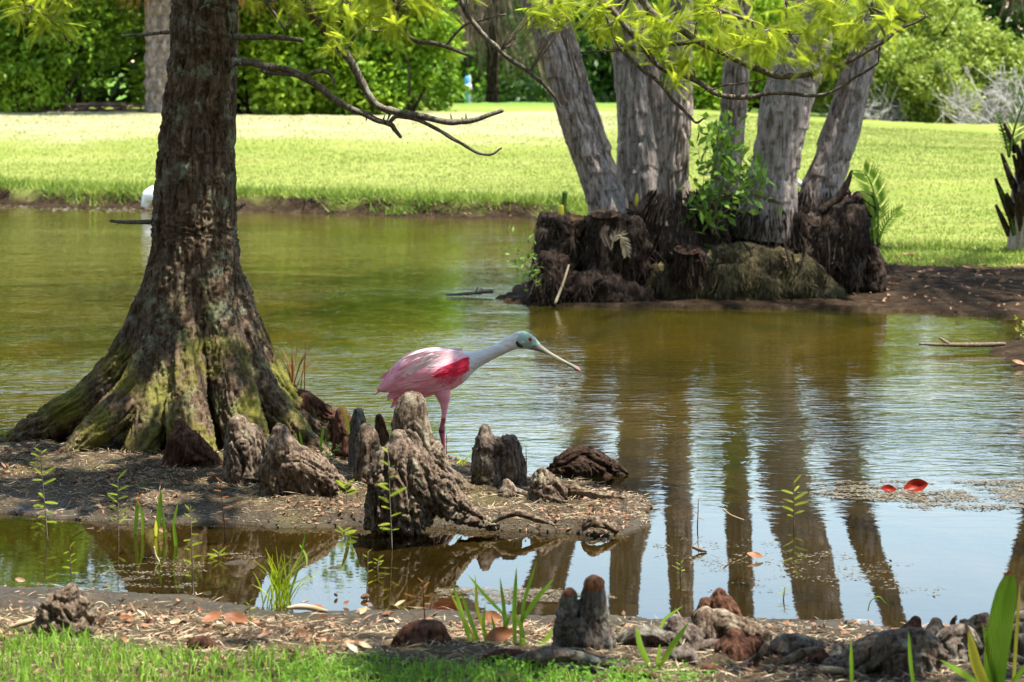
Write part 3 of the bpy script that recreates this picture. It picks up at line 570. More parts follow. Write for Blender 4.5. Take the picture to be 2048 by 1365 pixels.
pile = [
 ('dark peaked knob on top of the pale knee', 7.15, [[(1440, 1190, 14), (1442, 1205, 26), (1448, 1240, 36), (1450, 1300, 40)], [(1412, 1212, 16), (1408, 1240, 22)]], 'kneered', .012),
 ('pale whitish lumpy knee in the root pile', 7.0, [[(1412, 1240, 26), (1412, 1262, 32), (1420, 1310, 36)], [(1440, 1245, 28), (1480, 1262, 28), (1525, 1285, 22), (1545, 1320, 18)]], 'knee', .012),
 ('grey ridged knee beside the pale whitish knee', 6.95, [[(1350, 1245, 16), (1355, 1265, 30), (1370, 1290, 38), (1385, 1340, 40)]], 'kneegrey', .015),
 ('arched grey root between the double knee and the ridged knee', 6.9, [[(1235, 1300, 18), (1260, 1276, 20), (1300, 1272, 22), (1335, 1285, 18), (1348, 1275, 14)], [(1280, 1290, 22), (1290, 1340, 26)]], 'kneegrey', .013),
 ('dark red-brown domed knee in front of the pale whitish knee', 6.68, [[(1470, 1275, 20), (1470, 1295, 38), (1470, 1330, 50), (1468, 1380, 54)], [(1510, 1290, 20), (1520, 1340, 26)]], 'kneered', .010),
 ('slanting smooth root stem against the domed knee', 6.6, [[(1533, 1290, 9), (1515, 1315, 10), (1480, 1340, 12), (1440, 1362, 13)]], 'knee', .006),
 ('grey hump with moss in the middle of the root pile', 6.72, [[(1560, 1300, 22), (1575, 1292, 24), (1600, 1288, 18), (1640, 1300, 14)], [(1565, 1310, 32), (1560, 1370, 36)], [(1600, 1310, 24), (1600, 1360, 26)]], 'kneegrey', .012),
 ('small round red knob on a thin root', 6.62, [[(1640, 1305, 10), (1640, 1316, 19), (1635, 1345, 20)]], 'kneered', .007),
 ('pale twisted root running to the red knob', 6.58, [[(1630, 1300, 8), (1600, 1310, 11), (1560, 1335, 12), (1510, 1362, 12)]], 'knee', .009),
 ('bluish grey knob behind the mossy giant root', 6.75, [[(1680, 1298, 14), (1682, 1312, 22), (1690, 1350, 26)]], 'kneegrey', .01),
 ('mossy green root ridge joining the giant root', 6.72, [[(1720, 1300, 14), (1750, 1285, 18), (1780, 1280, 16)], [(1740, 1310, 26), (1740, 1360, 30)]], 'kneegrey', .01),
 ('giant smooth green-grey root hump at the water edge', 6.55, [[(1655, 1350, 24), (1705, 1335, 30), (1755, 1300, 34), (1800, 1288, 30), (1850, 1290, 30), (1872, 1320, 26)], [(1800, 1310, 46), (1790, 1390, 56)], [(1840, 1315, 40), (1850, 1390, 44)], [(1700, 1350, 34), (1700, 1400, 36)]], 'kneegrey', .011),
 ('round-ended knob with a rusty face behind the giant root', 6.98, [[(1832, 1244, 13), (1826, 1262, 24), (1815, 1300, 28)]], 'kneered', .01),
 ('dark upright lobe beside the rusty-faced knob', 6.95, [[(1872, 1248, 14), (1872, 1268, 26), (1868, 1310, 30)]], 'kneegrey', .01),
 ('broken splintered root end with pale wood fibres', 6.9, [[(1930, 1256, 14), (1940, 1268, 22), (1975, 1262, 24), (1985, 1300, 30)], [(1950, 1240, 8), (1975, 1234, 8)]], 'knee', .018),
 ('curved dark root with an orange underside stripe', 6.75, [[(1880, 1290, 18), (1905, 1272, 22), (1935, 1272, 20), (1955, 1295, 14)], [(1905, 1290, 30), (1905, 1330, 34)]], 'kneegrey', .012),
 ('bulky root mass beyond the broad green leaf', 6.95, [[(2010, 1262, 26), (2040, 1250, 26), (2080, 1258, 34), (2120, 1290, 30)], [(2040, 1280, 34), (2050, 1330, 40)]], 'kneegrey', .014),
 ('flat scaly root along the front of the pile', 6.5, [[(1030, 1325, 10), (1080, 1318, 16), (1130, 1312, 18), (1200, 1330, 16), (1260, 1345, 14), (1300, 1362, 12)]], 'kneegrey', .011),
 ('short knobby root beneath the pair of blades', 6.62, [[(1350, 1315, 14), (1375, 1310, 16), (1390, 1330, 14)], [(1330, 1340, 14), (1400, 1350, 16)]], 'kneegrey', .012),
]
pile += [
 ('thin splintered root lying over the mossy giant root', 6.45, [[(1600, 1352, 7), (1640, 1340, 9), (1690, 1345, 8), (1740, 1362, 6)]], 'knee', .006),
 ('dark gnarled root crossing below the domed knee', 6.5, [[(1380, 1352, 12), (1420, 1340, 14), (1450, 1350, 12), (1500, 1366, 10)]], 'kneered', .009),
 ('upright broken splinter beside the rusty-faced knob', 6.92, [[(1912, 1262, 5), (1905, 1248, 5), (1914, 1232, 2)]], 'knee', .004),
 ('grey forked root end near the broad green leaf', 6.6, [[(1960, 1330, 12), (1985, 1316, 12), (2030, 1318, 10), (2060, 1330, 9)], [(2000, 1316, 8), (2020, 1300, 6)]], 'kneegrey', .009),
 ('short brown root bump before the three-bladed shoot', 6.45, [[(1240, 1352, 12), (1275, 1348, 14), (1310, 1358, 12)]], 'kneered', .008),
 ('knotted root coil between the double knee and the dark lump', 6.6, [[(960, 1322, 9), (1000, 1312, 12), (1050, 1316, 12), (1090, 1326, 10)]], 'kneered', .009),
 ('weathered grey root plate under the pale whitish knee', 6.8, [[(1395, 1300, 14), (1430, 1292, 16), (1500, 1300, 14), (1560, 1300, 10)]], 'kneegrey', .011),
]
for lb, Y, L, mt, am in pile:
    knee(lb, Y, L, mt, am*1.6, 36, .0040, group='roots piled on the near shore', name='cypress_root', cat='root')
isl_roots = [('low arched root lying across the islet tip', 9.12, [[(985, 1045, 6), (1010, 1030, 9), (1040, 1027, 9), (1080, 1040, 7), (1110, 1052, 4)]]),
 ('striped root knob poking out of the wet islet mud', 9.05, [[(1165, 1060, 6), (1185, 1046, 11), (1205, 1050, 10), (1235, 1064, 6)]]),
 ('pale moss-streaked surface root under the tree\'s mossy roots', 10.75, [[(90, 935, 5), (140, 920, 8), (190, 912, 8), (240, 915, 5)]]),
 ('thin pale surface root beside the tree', 10.6, [[(10, 930, 6), (35, 910, 6), (60, 895, 4)]]),
 ('dead root tangle at the islet water edge', 9.62, [[(1100, 985, 6), (1140, 978, 8), (1200, 990, 7), (1250, 996, 4)], [(1130, 990, 5), (1180, 1000, 6), (1230, 1004, 4)]])]
for lb, Y, L in isl_roots:
    knee(lb, Y, L, 'knee', .008, 36, .004, head=None, group='surface roots on the islet', name='surface_root', cat='root')

# ---------------- palm clump on its root mound ----------------
def palm_trunk(Y, pts, rings=26, seed=0, flare=1.0):
    L = limb(Y, pts); n, m = 72, 230; q = catm(L, m); p, r = q[:, :3], q[:, 3]
    t, u, w = frames(p); a = np.linspace(0, 2*PI, n, endpoint=False); s_ = np.r_[0, np.cumsum(np.linalg.norm(np.diff(p, axis=0), axis=1))]
    dirs = np.cos(a)[None, :, None]*u[:, None]+np.sin(a)[None, :, None]*w[:, None]
    A = np.broadcast_to(a, (m, n)); Sg = np.broadcast_to(s_[:, None], (m, n)); R = r[:, None]
    c3 = np.c_[(np.cos(A)*1.6).ravel(), (np.sin(A)*1.6).ravel(), (Sg*3.2).ravel()]+seed*13.7
    ph = (Sg*rings/ s_[-1]*1.0+.30*vn(c3).reshape(m, n)+.08*np.sin(A*2+seed))         # leaf-scar rings
    saw = ph-np.floor(ph); ring = (saw**2.2)*(.008+.010*vn(c3*1.7+9).reshape(m, n))
    c4 = np.c_[(np.cos(A)*5).ravel(), (np.sin(A)*5).ravel(), (Sg*5).ravel()]+seed*5.1
    plate = (np.clip(np.abs(vn(c4)+.4*vn(c4*2.3+5))*2.2, 0, 1)**.6).reshape(m, n)*.028; fib = (np.abs(vn(c4*np.array([4, 4, .8])))).reshape(m, n)*.007
    V = p[:, None]+dirs*(R*.87*(1+.10*vn(c3*.7+4).reshape(m, n))+ring+plate+fib-.042)[..., None]; V = V.reshape(-1, 3)
    i = np.arange(m-1)[:, None]*n; j = np.arange(n)[None]; j2 = (j+1) % n
    return (V, [np.stack([i+j, i+j2, i+n+j2, i+n+j], -1).reshape(-1, 4)]), L
def pinnate(Lr, n, ll, arch, lw=.022):
    """one feather frond along +x, drooping"""
    t = np.linspace(0, 1, 24); c = np.c_[Lr*np.sin(t*arch)/max(arch, .1), 0*t, Lr*(np.cos(t*arch)-1)/max(arch, .1)]
    parts = [tube(c, np.linspace(.014, .002, 24), 5, smooth=False)]
    tt = np.linspace(.14, 1, n); b = np.stack([np.interp(tt, t, c[:, k]) for k in range(3)], 1); ln = ll*(.35+.65*np.sin(np.clip(tt, 0, 1)*PI*.9+.15))
    tg = np.stack([np.interp(tt, t, np.gradient(c[:, k])) for k in range(3)], 1); tg = unit(tg)
    for sg in (1, -1):
        d = tg*.75+np.array([0, sg*.8, -.18]); parts.append(leafq(b, d, np.array([[0, 0, 1.]])+0*b+np.array([0, sg*.5, 0]), ln, lw, .4))
    return join(parts)
FR = [pinnate(1.9, 44, .32, 1.5), pinnate(2.1, 46, .34, 1.0), pinnate(1.6, 40, .3, 2.0)]
def palm_crown(top, n, sc, rise=.5):
    out = []
    for k in range(n):
        a = k*2.399+rng.normal()*.2; e = rng.uniform(-.3, 1.0)*rise*1.6
        d = np.array([math.cos(a), math.sin(a), e]); out.append(orient(FR[k % 3], top, d, np.array([0, 0, 1.])+d*.01, sc*rng.uniform(.85, 1.15)))
    return join(out)
def rootskirt(c, r0, z0, z1, n, spread=.0, wid=.012):
    """short aerial roots standing off the foot of a palm"""
    a = rng.uniform(0, 2*PI, n); z = rng.uniform(z0, z1, n); rr = r0*(1+.35*(z1-z)/(z1-z0+1e-6))
    o = np.c_[c[0]+np.cos(a)*rr, c[1]+np.sin(a)*rr, z]; d = np.c_[np.cos(a)*.35, np.sin(a)*.35, -np.ones(n)]+rng.normal(size=(n, 3))*.16
    return leafq(o, d, np.c_[np.cos(a), np.sin(a), 0*a+.3]+rng.normal(size=(n, 3))*.3, rng.uniform(.05, .14, n), rng.uniform(.6, 1.3, n)*wid, .4, .25)
PALMS = [
 ('leaning ringed palm trunk farthest out over the pond', 18.3, [(800, -700, 32), (960, -280, 33), (1062, -10, 33), (1082, 40, 33), (1104, 100, 34), (1124, 165, 35), (1162, 275, 39), (1190, 350, 41), (1212, 410, 48), (1225, 470, 58)], 30, 11),
 ('slim shaded palm trunk tucked behind the leaning ringed palm', 18.9, [(960, -700, 24), (1060, -220, 25), (1112, 0, 25), (1140, 100, 25), (1165, 190, 26), (1190, 270, 27), (1212, 345, 28), (1232, 420, 34), (1240, 480, 40)], 26, 9),
 ('pinkish palm trunk with a swollen bare base', 19.2, [(1215, -800, 34), (1235, -300, 36), (1248, 0, 38), (1256, 100, 39), (1264, 200, 41), (1272, 280, 46), (1276, 340, 50), (1280, 385, 50), (1285, 460, 50)], 22, 12),
 ('shadowed palm trunk pressed behind the pinkish palm', 19.7, [(1180, -800, 30), (1225, -250, 32), (1258, -10, 32), (1288, 120, 33), (1310, 240, 34), (1320, 340, 37), (1325, 450, 44)], 22, 9),
 ('upright palm trunk with a shaggy foot of grey aerial roots', 18.15, [(1390, -800, 26), (1372, -300, 28), (1362, 0, 31), (1360, 140, 36), (1354, 240, 39), (1348, 330, 40), (1348, 385, 43), (1350, 430, 50), (1352, 500, 58)], 24, 12),
 ('thin palm trunk behind the leafy shrub', 19.6, [(1520, -800, 28), (1495, -300, 30), (1480, 0, 32), (1474, 120, 33), (1466, 220, 34), (1456, 310, 36), (1448, 400, 40), (1446, 480, 44)], 20, 9),
 ('thickest palm trunk with deeply plated bark', 18.35, [(1790, -800, 46), (1700, -320, 52), (1634, 0, 57), (1612, 90, 62), (1588, 160, 63), (1570, 220, 63), (1556, 290, 62), (1545, 350, 64), (1538, 400, 70), (1530, 480, 78)], 16, 14),
 ('right-leaning palm trunk with boulder-like bark scars', 18.55, [(1960, -800, 28), (1860, -350, 30), (1779, -20, 32), (1744, 60, 35), (1715, 150, 39), (1690, 240, 44), (1664, 320, 48), (1642, 380, 54), (1625, 460, 66)], 14, 12),
]
for k, (lb, Y, pts, rings, nf) in enumerate(PALMS):
    (VF, L) = palm_trunk(Y, pts, rings, k)
    th = thing('palm_tree', (L[-1][0], L[-1][1], .12), lb, 'palm tree', 'palms of the pond clump')
    put('trunk', VF, M['palm'], th)
    top = L[0][:3]; put('crown', palm_crown(top, int(nf*(1.5 if k < 5 else 1.1)), 1.08), M['frond'], th, smooth=False)
    foot = L[-2]; n = (900, 350, 350, 200, 1500, 250, 900, 1100)[k]; zz = (.40, .35, .42, .3, .62, .35, .50, .62)[k]
    if n: stuff(put('aerial_roots', rootskirt(L[-2][:2], L[-2][3]*.98, .22, zz+.1, n), M['stump'], th, smooth=False))
# old leaf-base flakes peeling off the trunks
rm = thing('root_mound', G(1380, 615), 'dark matted root mound that carries the palm clump', 'root mound')
V, Fs = organic(18.6, [
 [(1085, 590, 30, -.1), (1130, 540, 60, 0), (1200, 505, 75, .2), (1300, 490, 80, .3), (1400, 480, 85, .3), (1500, 475, 88, .3), (1600, 478, 80, .3), (1690, 500, 60, .1), (1740, 545, 35, .0)],
 [(1060, 612, 18, -.4), (1110, 590, 40, -.3), (1200, 580, 55, -.3), (1290, 585, 55, -.3)],
 [(1062, 616, 14, -.75), (1100, 598, 30, -.8), (1160, 588, 40, -.8), (1225, 592, 40, -.8), (1290, 604, 30, -.7)],
 [(1150, 560, 34, -.62), (1185, 585, 40, -.75)], [(1250, 500, 34, -.5), (1262, 560, 42, -.65)], [(1320, 470, 36, -.35), (1330, 530, 48, -.45)], [(1420, 470, 40, -.3), (1440, 520, 44, -.35)], [(1600, 470, 46, -.25), (1620, 530, 46, -.3)],
 [(1200, 560, 70, .6), (1400, 540, 90, .9), (1600, 540, 85, .8), (1700, 570, 50, .5)]], .022, .05, 11, .5, 3, lump=.045)
put('root_mass', (V, Fs), M['palmdark'], rm)
Vm, Fm = organic(18.05, [[(1255, 605, 26), (1310, 575, 48), (1380, 560, 62), (1450, 553, 64), (1530, 556, 62), (1600, 570, 55), (1655, 595, 32), (1690, 612, 16)], [(1300, 600, 40), (1450, 595, 58), (1620, 605, 40)]], .013, .03, 16, .3, 3, lump=.028)
put('moss_bank', (Vm, Fm), M['mossbank'], rm)
# thatch of dead moss and fine roots on the pond-side face
def on_mesh(VF, n, sel):
    V, Fs = VF; f = Fs[0]; c = V[f].mean(1); nr = np.cross(V[f[:, 1]]-V[f[:, 0]], V[f[:, 2]]-V[f[:, 0]]); ok = np.where(sel(c, unit(nr)))[0]
    k = rng.choice(ok, n); return c[k]+rng.normal(size=(n, 3))*.008, unit(nr[k])
def faceM(c, n): px = 1024+c[:, 0]/c[:, 1]*F; py = HY+(CH-c[:, 2])/c[:, 1]*F; return px, py
def selmoss(c, n):
    px, py = faceM(c, n); return (px > 1255) & (px < 1665) & (py > 492+.00035*(px-1450)**2) & (n[:, 1] < .2) & (c[:, 2] > -.02)
pp, nn = on_mesh((Vm, Fm), 24000, lambda c, n: (n[:, 1] < .3) & (c[:, 2] > -.02))
stuff(put('moss_thatch', leafq(pp, np.c_[rng.normal(size=len(pp))*.35, -.25+rng.normal(size=len(pp))*.2, -np.ones(len(pp))], nn+rng.normal(size=nn.shape)*.5, rng.uniform(.02, .075, len(pp)), rng.uniform(.002, .006, len(pp)), .4), M['moss'], rm, smooth=False))
pp, nn = on_mesh((V, Fs), 9000, lambda c, n: (c[:, 2] > 0) & (n[:, 1] < .3))
stuff(put('fine_roots', leafq(pp, np.c_[rng.normal(size=len(pp))*.5, -.3+rng.normal(size=len(pp))*.2, -np.ones(len(pp))], nn+rng.normal(size=nn.shape)*.6, rng.uniform(.04, .16, len(pp)), rng.uniform(.003, .009, len(pp)), .4), M['stump'], rm, smooth=False))
hang = []
for k in range(110):
    x = rng.uniform(1080, 1720); y0 = rng.uniform(470, 590); o = P(x, y0, 17.95+rng.normal()*.1); e = P(x+rng.normal()*22, min(y0+rng.uniform(25, 90), 622), 17.85)
    hang.append(tube([o, (o+e)/2+rng.normal(size=3)*.03, e], [.008, .006, .003], 5, 7))
for h_ in hang: put('hanging_root', h_, M['stump'], rm)
def stump(label, Y, limbs, mat='stump', cut=None, amp=.03, cutmat='cutwood'):
    V, Fs = organic(Y, limbs, .012, amp*1.6, 14, .25, 2, lump=.03, dome=cut is None); a = V.mean(0); a[2] = V[:, 2].min()
    o = tag(put('palm_stump', (V, Fs), M[mat], at=a), label, 'stump', 'old stumps of the palm clump')
    if mat != 'kneered':
        q_, n_ = on_mesh((V, Fs), 1500, lambda c, n: (c[:, 2] > 0) & (n[:, 1] < .3)); m_ = len(q_)
        stuff(put('root_fibres', leafq(q_, np.c_[rng.normal(size=m_)*.4, -.25+rng.normal(size=m_)*.2, -np.ones(m_)], n_+rng.normal(size=n_.shape)*.6, rng.uniform(.03, .12, m_), rng.uniform(.003, .008, m_), .4), M['palmdark' if cut is not None else 'stump'], o, smooth=False))
    if cut is not None:
        (px, py, rx, ry, off) = cut; n = 40; t = np.linspace(0, 2*PI, n, endpoint=False); rr = 1+.09*vn(np.c_[np.cos(t)*2, np.sin(t)*2, 0*t+Y])
        c0 = P(px, py, Y+off); S = (Y+off)/F; dep = ry*S*2.6
        ring = lambda f, dz: c0+np.c_[np.cos(t)*rx*S*f*rr, np.sin(t)*dep*f*rr, -np.sin(t)*0+np.sin(t)*ry*S*f*.75+dz]
        Vc = np.vstack([ring(1, 0), ring(.8, -.012), ring(.35, -.02), c0[None]+np.array([[0, 0, -.024]])]); q = np.arange(n); q2 = (q+1) % n
        Fc = [np.vstack([np.c_[q, q2, n+q2, n+q], np.c_[n+q, n+q2, 2*n+q2, 2*n+q]]), np.c_[2*n+q, 2*n+q2, 0*q+3*n]]
        co = put('cut_face', (Vc, Fc), M[cutmat], at=None, parent=o)
    return o
stump('weathered cut palm stump with green leaf stubs over the water', 18.0, [[(1128, 440, 44), (1122, 470, 46), (1120, 520, 46), (1115, 570, 44), (1110, 620, 40)], [(1100, 455, 22), (1095, 500, 26)]], 'stump', (1128, 436, 44, 9, -.02))
stump('palm stump with a clean oval saw cut below the leaning trunk', 17.95, [[(1208, 434, 42), (1208, 465, 46), (1205, 520, 48), (1200, 590, 46)], [(1258, 440, 26), (1262, 475, 32), (1262, 540, 34)]], 'stump', (1208, 428, 30, 10, -.1), .022)
stump('shaggy round fibre ball at the foot of the cut stump', 17.8, [[(1105, 532, 30), (1102, 555, 40), (1100, 590, 40), (1098, 620, 36)]], 'palmdark', None, .03)
stump('hollow rotten stump with a reddish ring in the moss bank', 17.92, [[(1375, 506, 34), (1377, 525, 38), (1378, 550, 38)]], 'palmdark', (1375, 499, 27, 11, -.09), .03, 'kneered')
stump('big grey tilted cut log at the land side of the clump', 18.2, [[(1722, 415, 34), (1706, 435, 46), (1690, 468, 50), (1668, 500, 50), (1640, 530, 40)], [(1700, 470, 48), (1705, 520, 44), (1710, 570, 40)]], 'stump', None, .012)
def stub(label, Y, pts, mat='stump', nm='leaf_stub'):
    L = limb(Y, pts); return tag(put(nm, tube(L[:, :3], L[:, 3], 10), M[mat], at=L[0, :3]), label, 'leaf stub', None)
stub('curled grey leaf-base stub beside the right-leaning palm', 18.2, [(1640, 425, 9), (1672, 402, 10), (1692, 372, 7), (1704, 342, 3)])
stub('forked cut green stalk on the weathered stump', 18.0, [(1130, 440, 5), (1128, 410, 5), (1130, 385, 6)], 'frond')
stub('short green shoot beside the forked cut stalk', 17.95, [(1118, 452, 5), (1121, 430, 7), (1124, 412, 4)], 'bladeyel')
stub('bright green shoot between the saw-cut stump and the shaggy-footed palm', 17.9, [(1272, 412, 3), (1273, 400, 4), (1274, 388, 2)], 'bladeyel')
# curled dead fern-like fronds on the mound
def smallfrond(label, Y, pts, ll, mat, nm='palm_frond', n=16, w=.012, parent=None):
    L = limb(Y, pts); q = catm(L, 30); t = unit(np.gradient(q[:, :3], axis=0)); k = np.linspace(5, 29, n).astype(int); parts = [tube(q[:, :3], q[:, 3], 6, smooth=False)]
    for sg in (1, -1):
        d = t[k]*.8+sg*np.cross(t[k], np.array([0, 1., 0]))*.7+np.array([0, -.15, -.1]); parts.append(leafq(q[k, :3], d, np.array([[0., -1, .3]])+0*d, ll*(.5+.5*np.sin(np.linspace(.2, 1, n)*PI*.9)), w, .4))
    if parent: return put('frond', join(parts), M[mat], parent, smooth=False)
    return tag(put(nm, join(parts), M[mat], at=L[0, :3], smooth=False), label, 'frond')
smallfrond('curled pale dead frond hanging on the dark root mound', 17.75, [(1222, 500, 2), (1228, 478, 2), (1240, 472, 2), (1250, 490, 1.5), (1253, 508, 1)], .06, 'straw')
smallfrond('small upright brown dead frond beside the curled pale one', 17.75, [(1222, 502, 2), (1214, 485, 2), (1208, 468, 1.5), (1212, 456, 1)], .04, 'greyfrond')
tag(put('dead_stalk', tube([P(1110, 608, 17.6), P(1125, 570, 17.65), P(1138, 530, 17.7)], [.009, .008, .006], 7), M['straw'], at=P(1110, 608, 17.6)), 'thin straw-coloured stalk leaning on the dark mound', 'stalk')
# pinnate seedling palm
sp = thing('palm_seedling', P(1752, 548, 18.1), 'young palm with one arching feather frond beside the grey cut log', 'palm seedling')
V, Fs = organic(18.1, [[(1750, 500, 10), (1752, 520, 16), (1750, 545, 20), (1750, 580, 22)]], .01, .02, 20, .3, 3); put('stem', (V, Fs), M['palmdark'], sp)
smallfrond('', 18.1, [(1756, 470, 3), (1756, 430, 2.6), (1750, 395, 2.2), (1740, 362, 1.8), (1728, 344, 1.2)], .14, 'blade', n=20, w=.014, parent=sp)
smallfrond('', 18.1, [(1757, 485, 3), (1768, 455, 2.4), (1785, 432, 1.6), (1802, 420, 1)], .07, 'blade', n=12, parent=sp)
smallfrond('', 18.1, [(1750, 490, 3), (1746, 465, 2.4), (1742, 440, 1.6)], .06, 'blade', n=12, parent=sp)
# palm at the edge of the lawn (right)
ep = thing('palm_tree', P(2035, 478, 21.6), 'dark palm with ragged old leaf bases at the lawn edge', 'palm tree', 'palms of the pond clump')
(VF, L) = palm_trunk(21.6, [(1880, -900, 34), (1960, -420, 36), (2028, -150, 36), (2070, 0, 36), (2096, 110, 38), (2104, 215, 42), (2088, 300, 58), (2074, 390, 64), (2066, 500, 62)], 18, 21); put('trunk', VF, M['palm'], ep)
put('crown', palm_crown(L[0][:3], 12, .95), M['frond'], ep, smooth=False)
for k in range(34):
    y = 280+rng.uniform(0, 190); sd = rng.uniform(-1, .6); o = P(2066+sd*52, y+20, 21.6-.15*(1-abs(sd))); e = P(2066+sd*74-8, y-32-rng.uniform(0, 20), 21.55-.2*(1-abs(sd)))
    put('leaf_base', tube([o, (o+e)/2, e], [.028, .024, .012], 7, 7), M['palmdark'], ep)
op = thing('palm_tree', P(2330, 560, 18.6), 'unseen palm added to shade the dark soil strip', 'palm tree', 'palms of the pond clump')  # out-of-frame palm, added so its crown shades the soil strip
(VF, L) = palm_trunk(18.6, [(2380, -820, 34), (2350, -300, 36), (2335, 100, 40), (2330, 400, 50), (2330, 600, 56)], 18, 33); put('trunk', VF, M['palm'], op); put('crown', palm_crown(L[0][:3], 26, 1.2), M['frond'], op, smooth=False)
smallfrond('', 21.5, [(2018, 315, 3), (2012, 285, 2.6), (2003, 255, 2.0), (1996, 228, 1)], .05, 'frond', n=14, parent=ep)
smallfrond('', 21.5, [(2018, 315, 3), (2026, 270, 2.6), (2040, 225, 2.2), (2060, 180, 1)], .16, 'frond', n=18, parent=ep)
smallfrond('', 21.5, [(2030, 470, 3), (2018, 420, 2.2), (1998, 375, 1.4)], .03, 'frond', n=8, parent=ep)

# ---------------- generic shrubs ----------------
def shrub_mesh(c, r, n, L, W, lob=9, up=.35, shell=.45):
    r = np.array(r, float); lob = int(lob*1.6); zb = c[2]-r[2]; zz = zb+r[2]*2*rng.random(lob)**1.15*.86+.12*r[2]
    wdt = np.sqrt(np.clip(1-((zz-zb)/(2*r[2])-.35)**2*1.5, .15, 1)); cs = np.c_[c[0]+rng.uniform(-1, 1, lob)*r[0]*.68*wdt, c[1]+rng.uniform(-1, .8, lob)*r[1]*.7*wdt, zz]
    rs = np.c_[r[0]*rng.uniform(.3, .48, lob), r[1]*rng.uniform(.35, .5, lob), np.minimum(r[2]*.42, r[0]*.5)*rng.uniform(.7, 1.1, lob)]
    k = rng.integers(0, lob, n//5); d = unit(rng.normal(size=(len(k), 3))); rad = (shell+(1-shell)*rng.random((len(k), 1))**.5)
    p = cs[k]+d*rs[k]*rad; p += .12*r.min()*np.c_[vn(p*2.3), vn(p*2.3+7), vn(p*2.3+15)]
    d2 = np.repeat(d, 5, 0); p2 = np.repeat(p, 5, 0)+rng.normal(size=(len(k)*5, 3))*L*.45
    dd = d2*.7+rng.normal(size=p2.shape)*.75+np.array([0, 0, -.1]); uu = d2+np.array([0, 0, up])+rng.normal(size=p2.shape)*.45
    p2[:, 2] = np.where(p2[:, 2] < zb, zb+np.abs(rng.normal(size=len(p2)))*.25, p2[:, 2])
    return leafq(p2, dd, uu, L*rng.uniform(.6, 1.25, len(p2)), W*rng.uniform(.7, 1.2, len(p2)), .5, .12)
def stems(c, r, zb, n, r0):
    out = []
    for k in range(n):
        b = np.array([c[0]+rng.normal()*r[0]*.15, c[1]+rng.normal()*r[1]*.15, zb-.1]); e = np.array(c)+rng.normal(size=3)*np.array(r)*.45; m_ = (b+e)/2+rng.normal(size=3)*.12
        out.append(tube([b, m_, e], [r0, r0*.7, r0*.25], 6, 8))
    return join(out)
def bush(name, px, Y, z0, r, n, L, W, mat, label, cat='shrub', group=None, lob=9, shell=.55, stem=.03, cz=None):
    x = (px-1024)/F*Y; zb = zat(x, Y); c = np.array([x, Y, zb+r[2]]); n = int(n*1.7); L *= 1.12; W *= 1.25; th = thing(name, (x, Y, zb), label, cat, group)
    stuff(put('foliage', shrub_mesh(c, r, n, L, W, lob), M[mat], th, smooth=False)); put('trunk', stems(c, r, zb, 6, stem), M['palmdark'], th); return th
G1 = 'shrubs along the back of the lawn'
bush('green_shrub', -60, 41.0, 0, (1.9, 1.3, 2.7), 16000, .11, .05, 'bushA', 'dark dense shrub left of the sabal palm with low sunlit sprigs', group=G1, lob=16)
bush('green_shrub', 150, 40.8, 0, (1.4, 1.1, 2.5), 14000, .10, .048, 'bushA', 'dark leafy shrub growing right against the sabal palm', group=G1, lob=14)
bush('green_shrub', 60, 40.1, 0, (.75, .4, .38), 1700, .09, .045, 'bushB', 'low bright sprig clump at the foot of the dark shrub', group=G1, lob=6)
bush('green_shrub', 480, 41.2, 0, (1.5, 1.1, 2.2), 15000, .11, .052, 'bushB', 'bright green shrub just beside the big cypress trunk', group=G1, lob=14)
bush('green_shrub', 690, 41.0, 0, (1.4, 1.1, 2.2), 15000, .11, .052, 'bushB', 'bright green shrub behind the drooping bare branch', group=G1, lob=14)
bush('green_shrub', 815, 41.0, 0, (.72, .8, 1.75), 9000, .10, .05, 'bushB', 'rounded bright shrub next to the slim teal post', group=G1, lob=10)
bush('green_shrub', 700, 42.6, 0, (1.5, 1.2, 2.3), 12000, .12, .055, 'bushA', 'taller dark shrub behind the rounded bright shrub', group=G1, lob=12)
bush('green_shrub', 1830, 46.5, 0, (1.55, 1.2, 1.15), 13000, .10, .04, 'bushC', 'pale yellow-green shrub beyond the right-leaning palm', group=G1, lob=14)
bush('green_shrub', 1690, 47.5, 0, (1.2, 1.0, 1.0), 8000, .10, .04, 'bushC', 'dusty olive shrub seen between palm trunks', group=G1, lob=10)
bush('green_shrub', 1880, 45.2, 0, (.62, .5, .52), 3500, .09, .03, 'bushC', 'small rounded lime shrub at the lawn end', group=G1, lob=8)
bush('green_shrub', 2010, 46.5, 0, (.9, .8, .75), 5000, .10, .035, 'bushC', 'lime shrub behind the grey dead branches', group=G1, lob=8)
bush('green_shrub', 1470, 47.0, 0, (1.6, 1.0, 1.3), 8000, .11, .05, 'bushB', 'green shrub glimpsed behind the thin palm trunk', group=G1, lob=10)
bush('green_shrub', 1240, 76.0, 0, (2.4, 1.4, 2.6), 9000, .12, .05, 'bushA', 'shaded shrub across the fairway behind the leaning ringed palm', group=G1, lob=10)
G2 = 'trees behind the lawn shrubs'
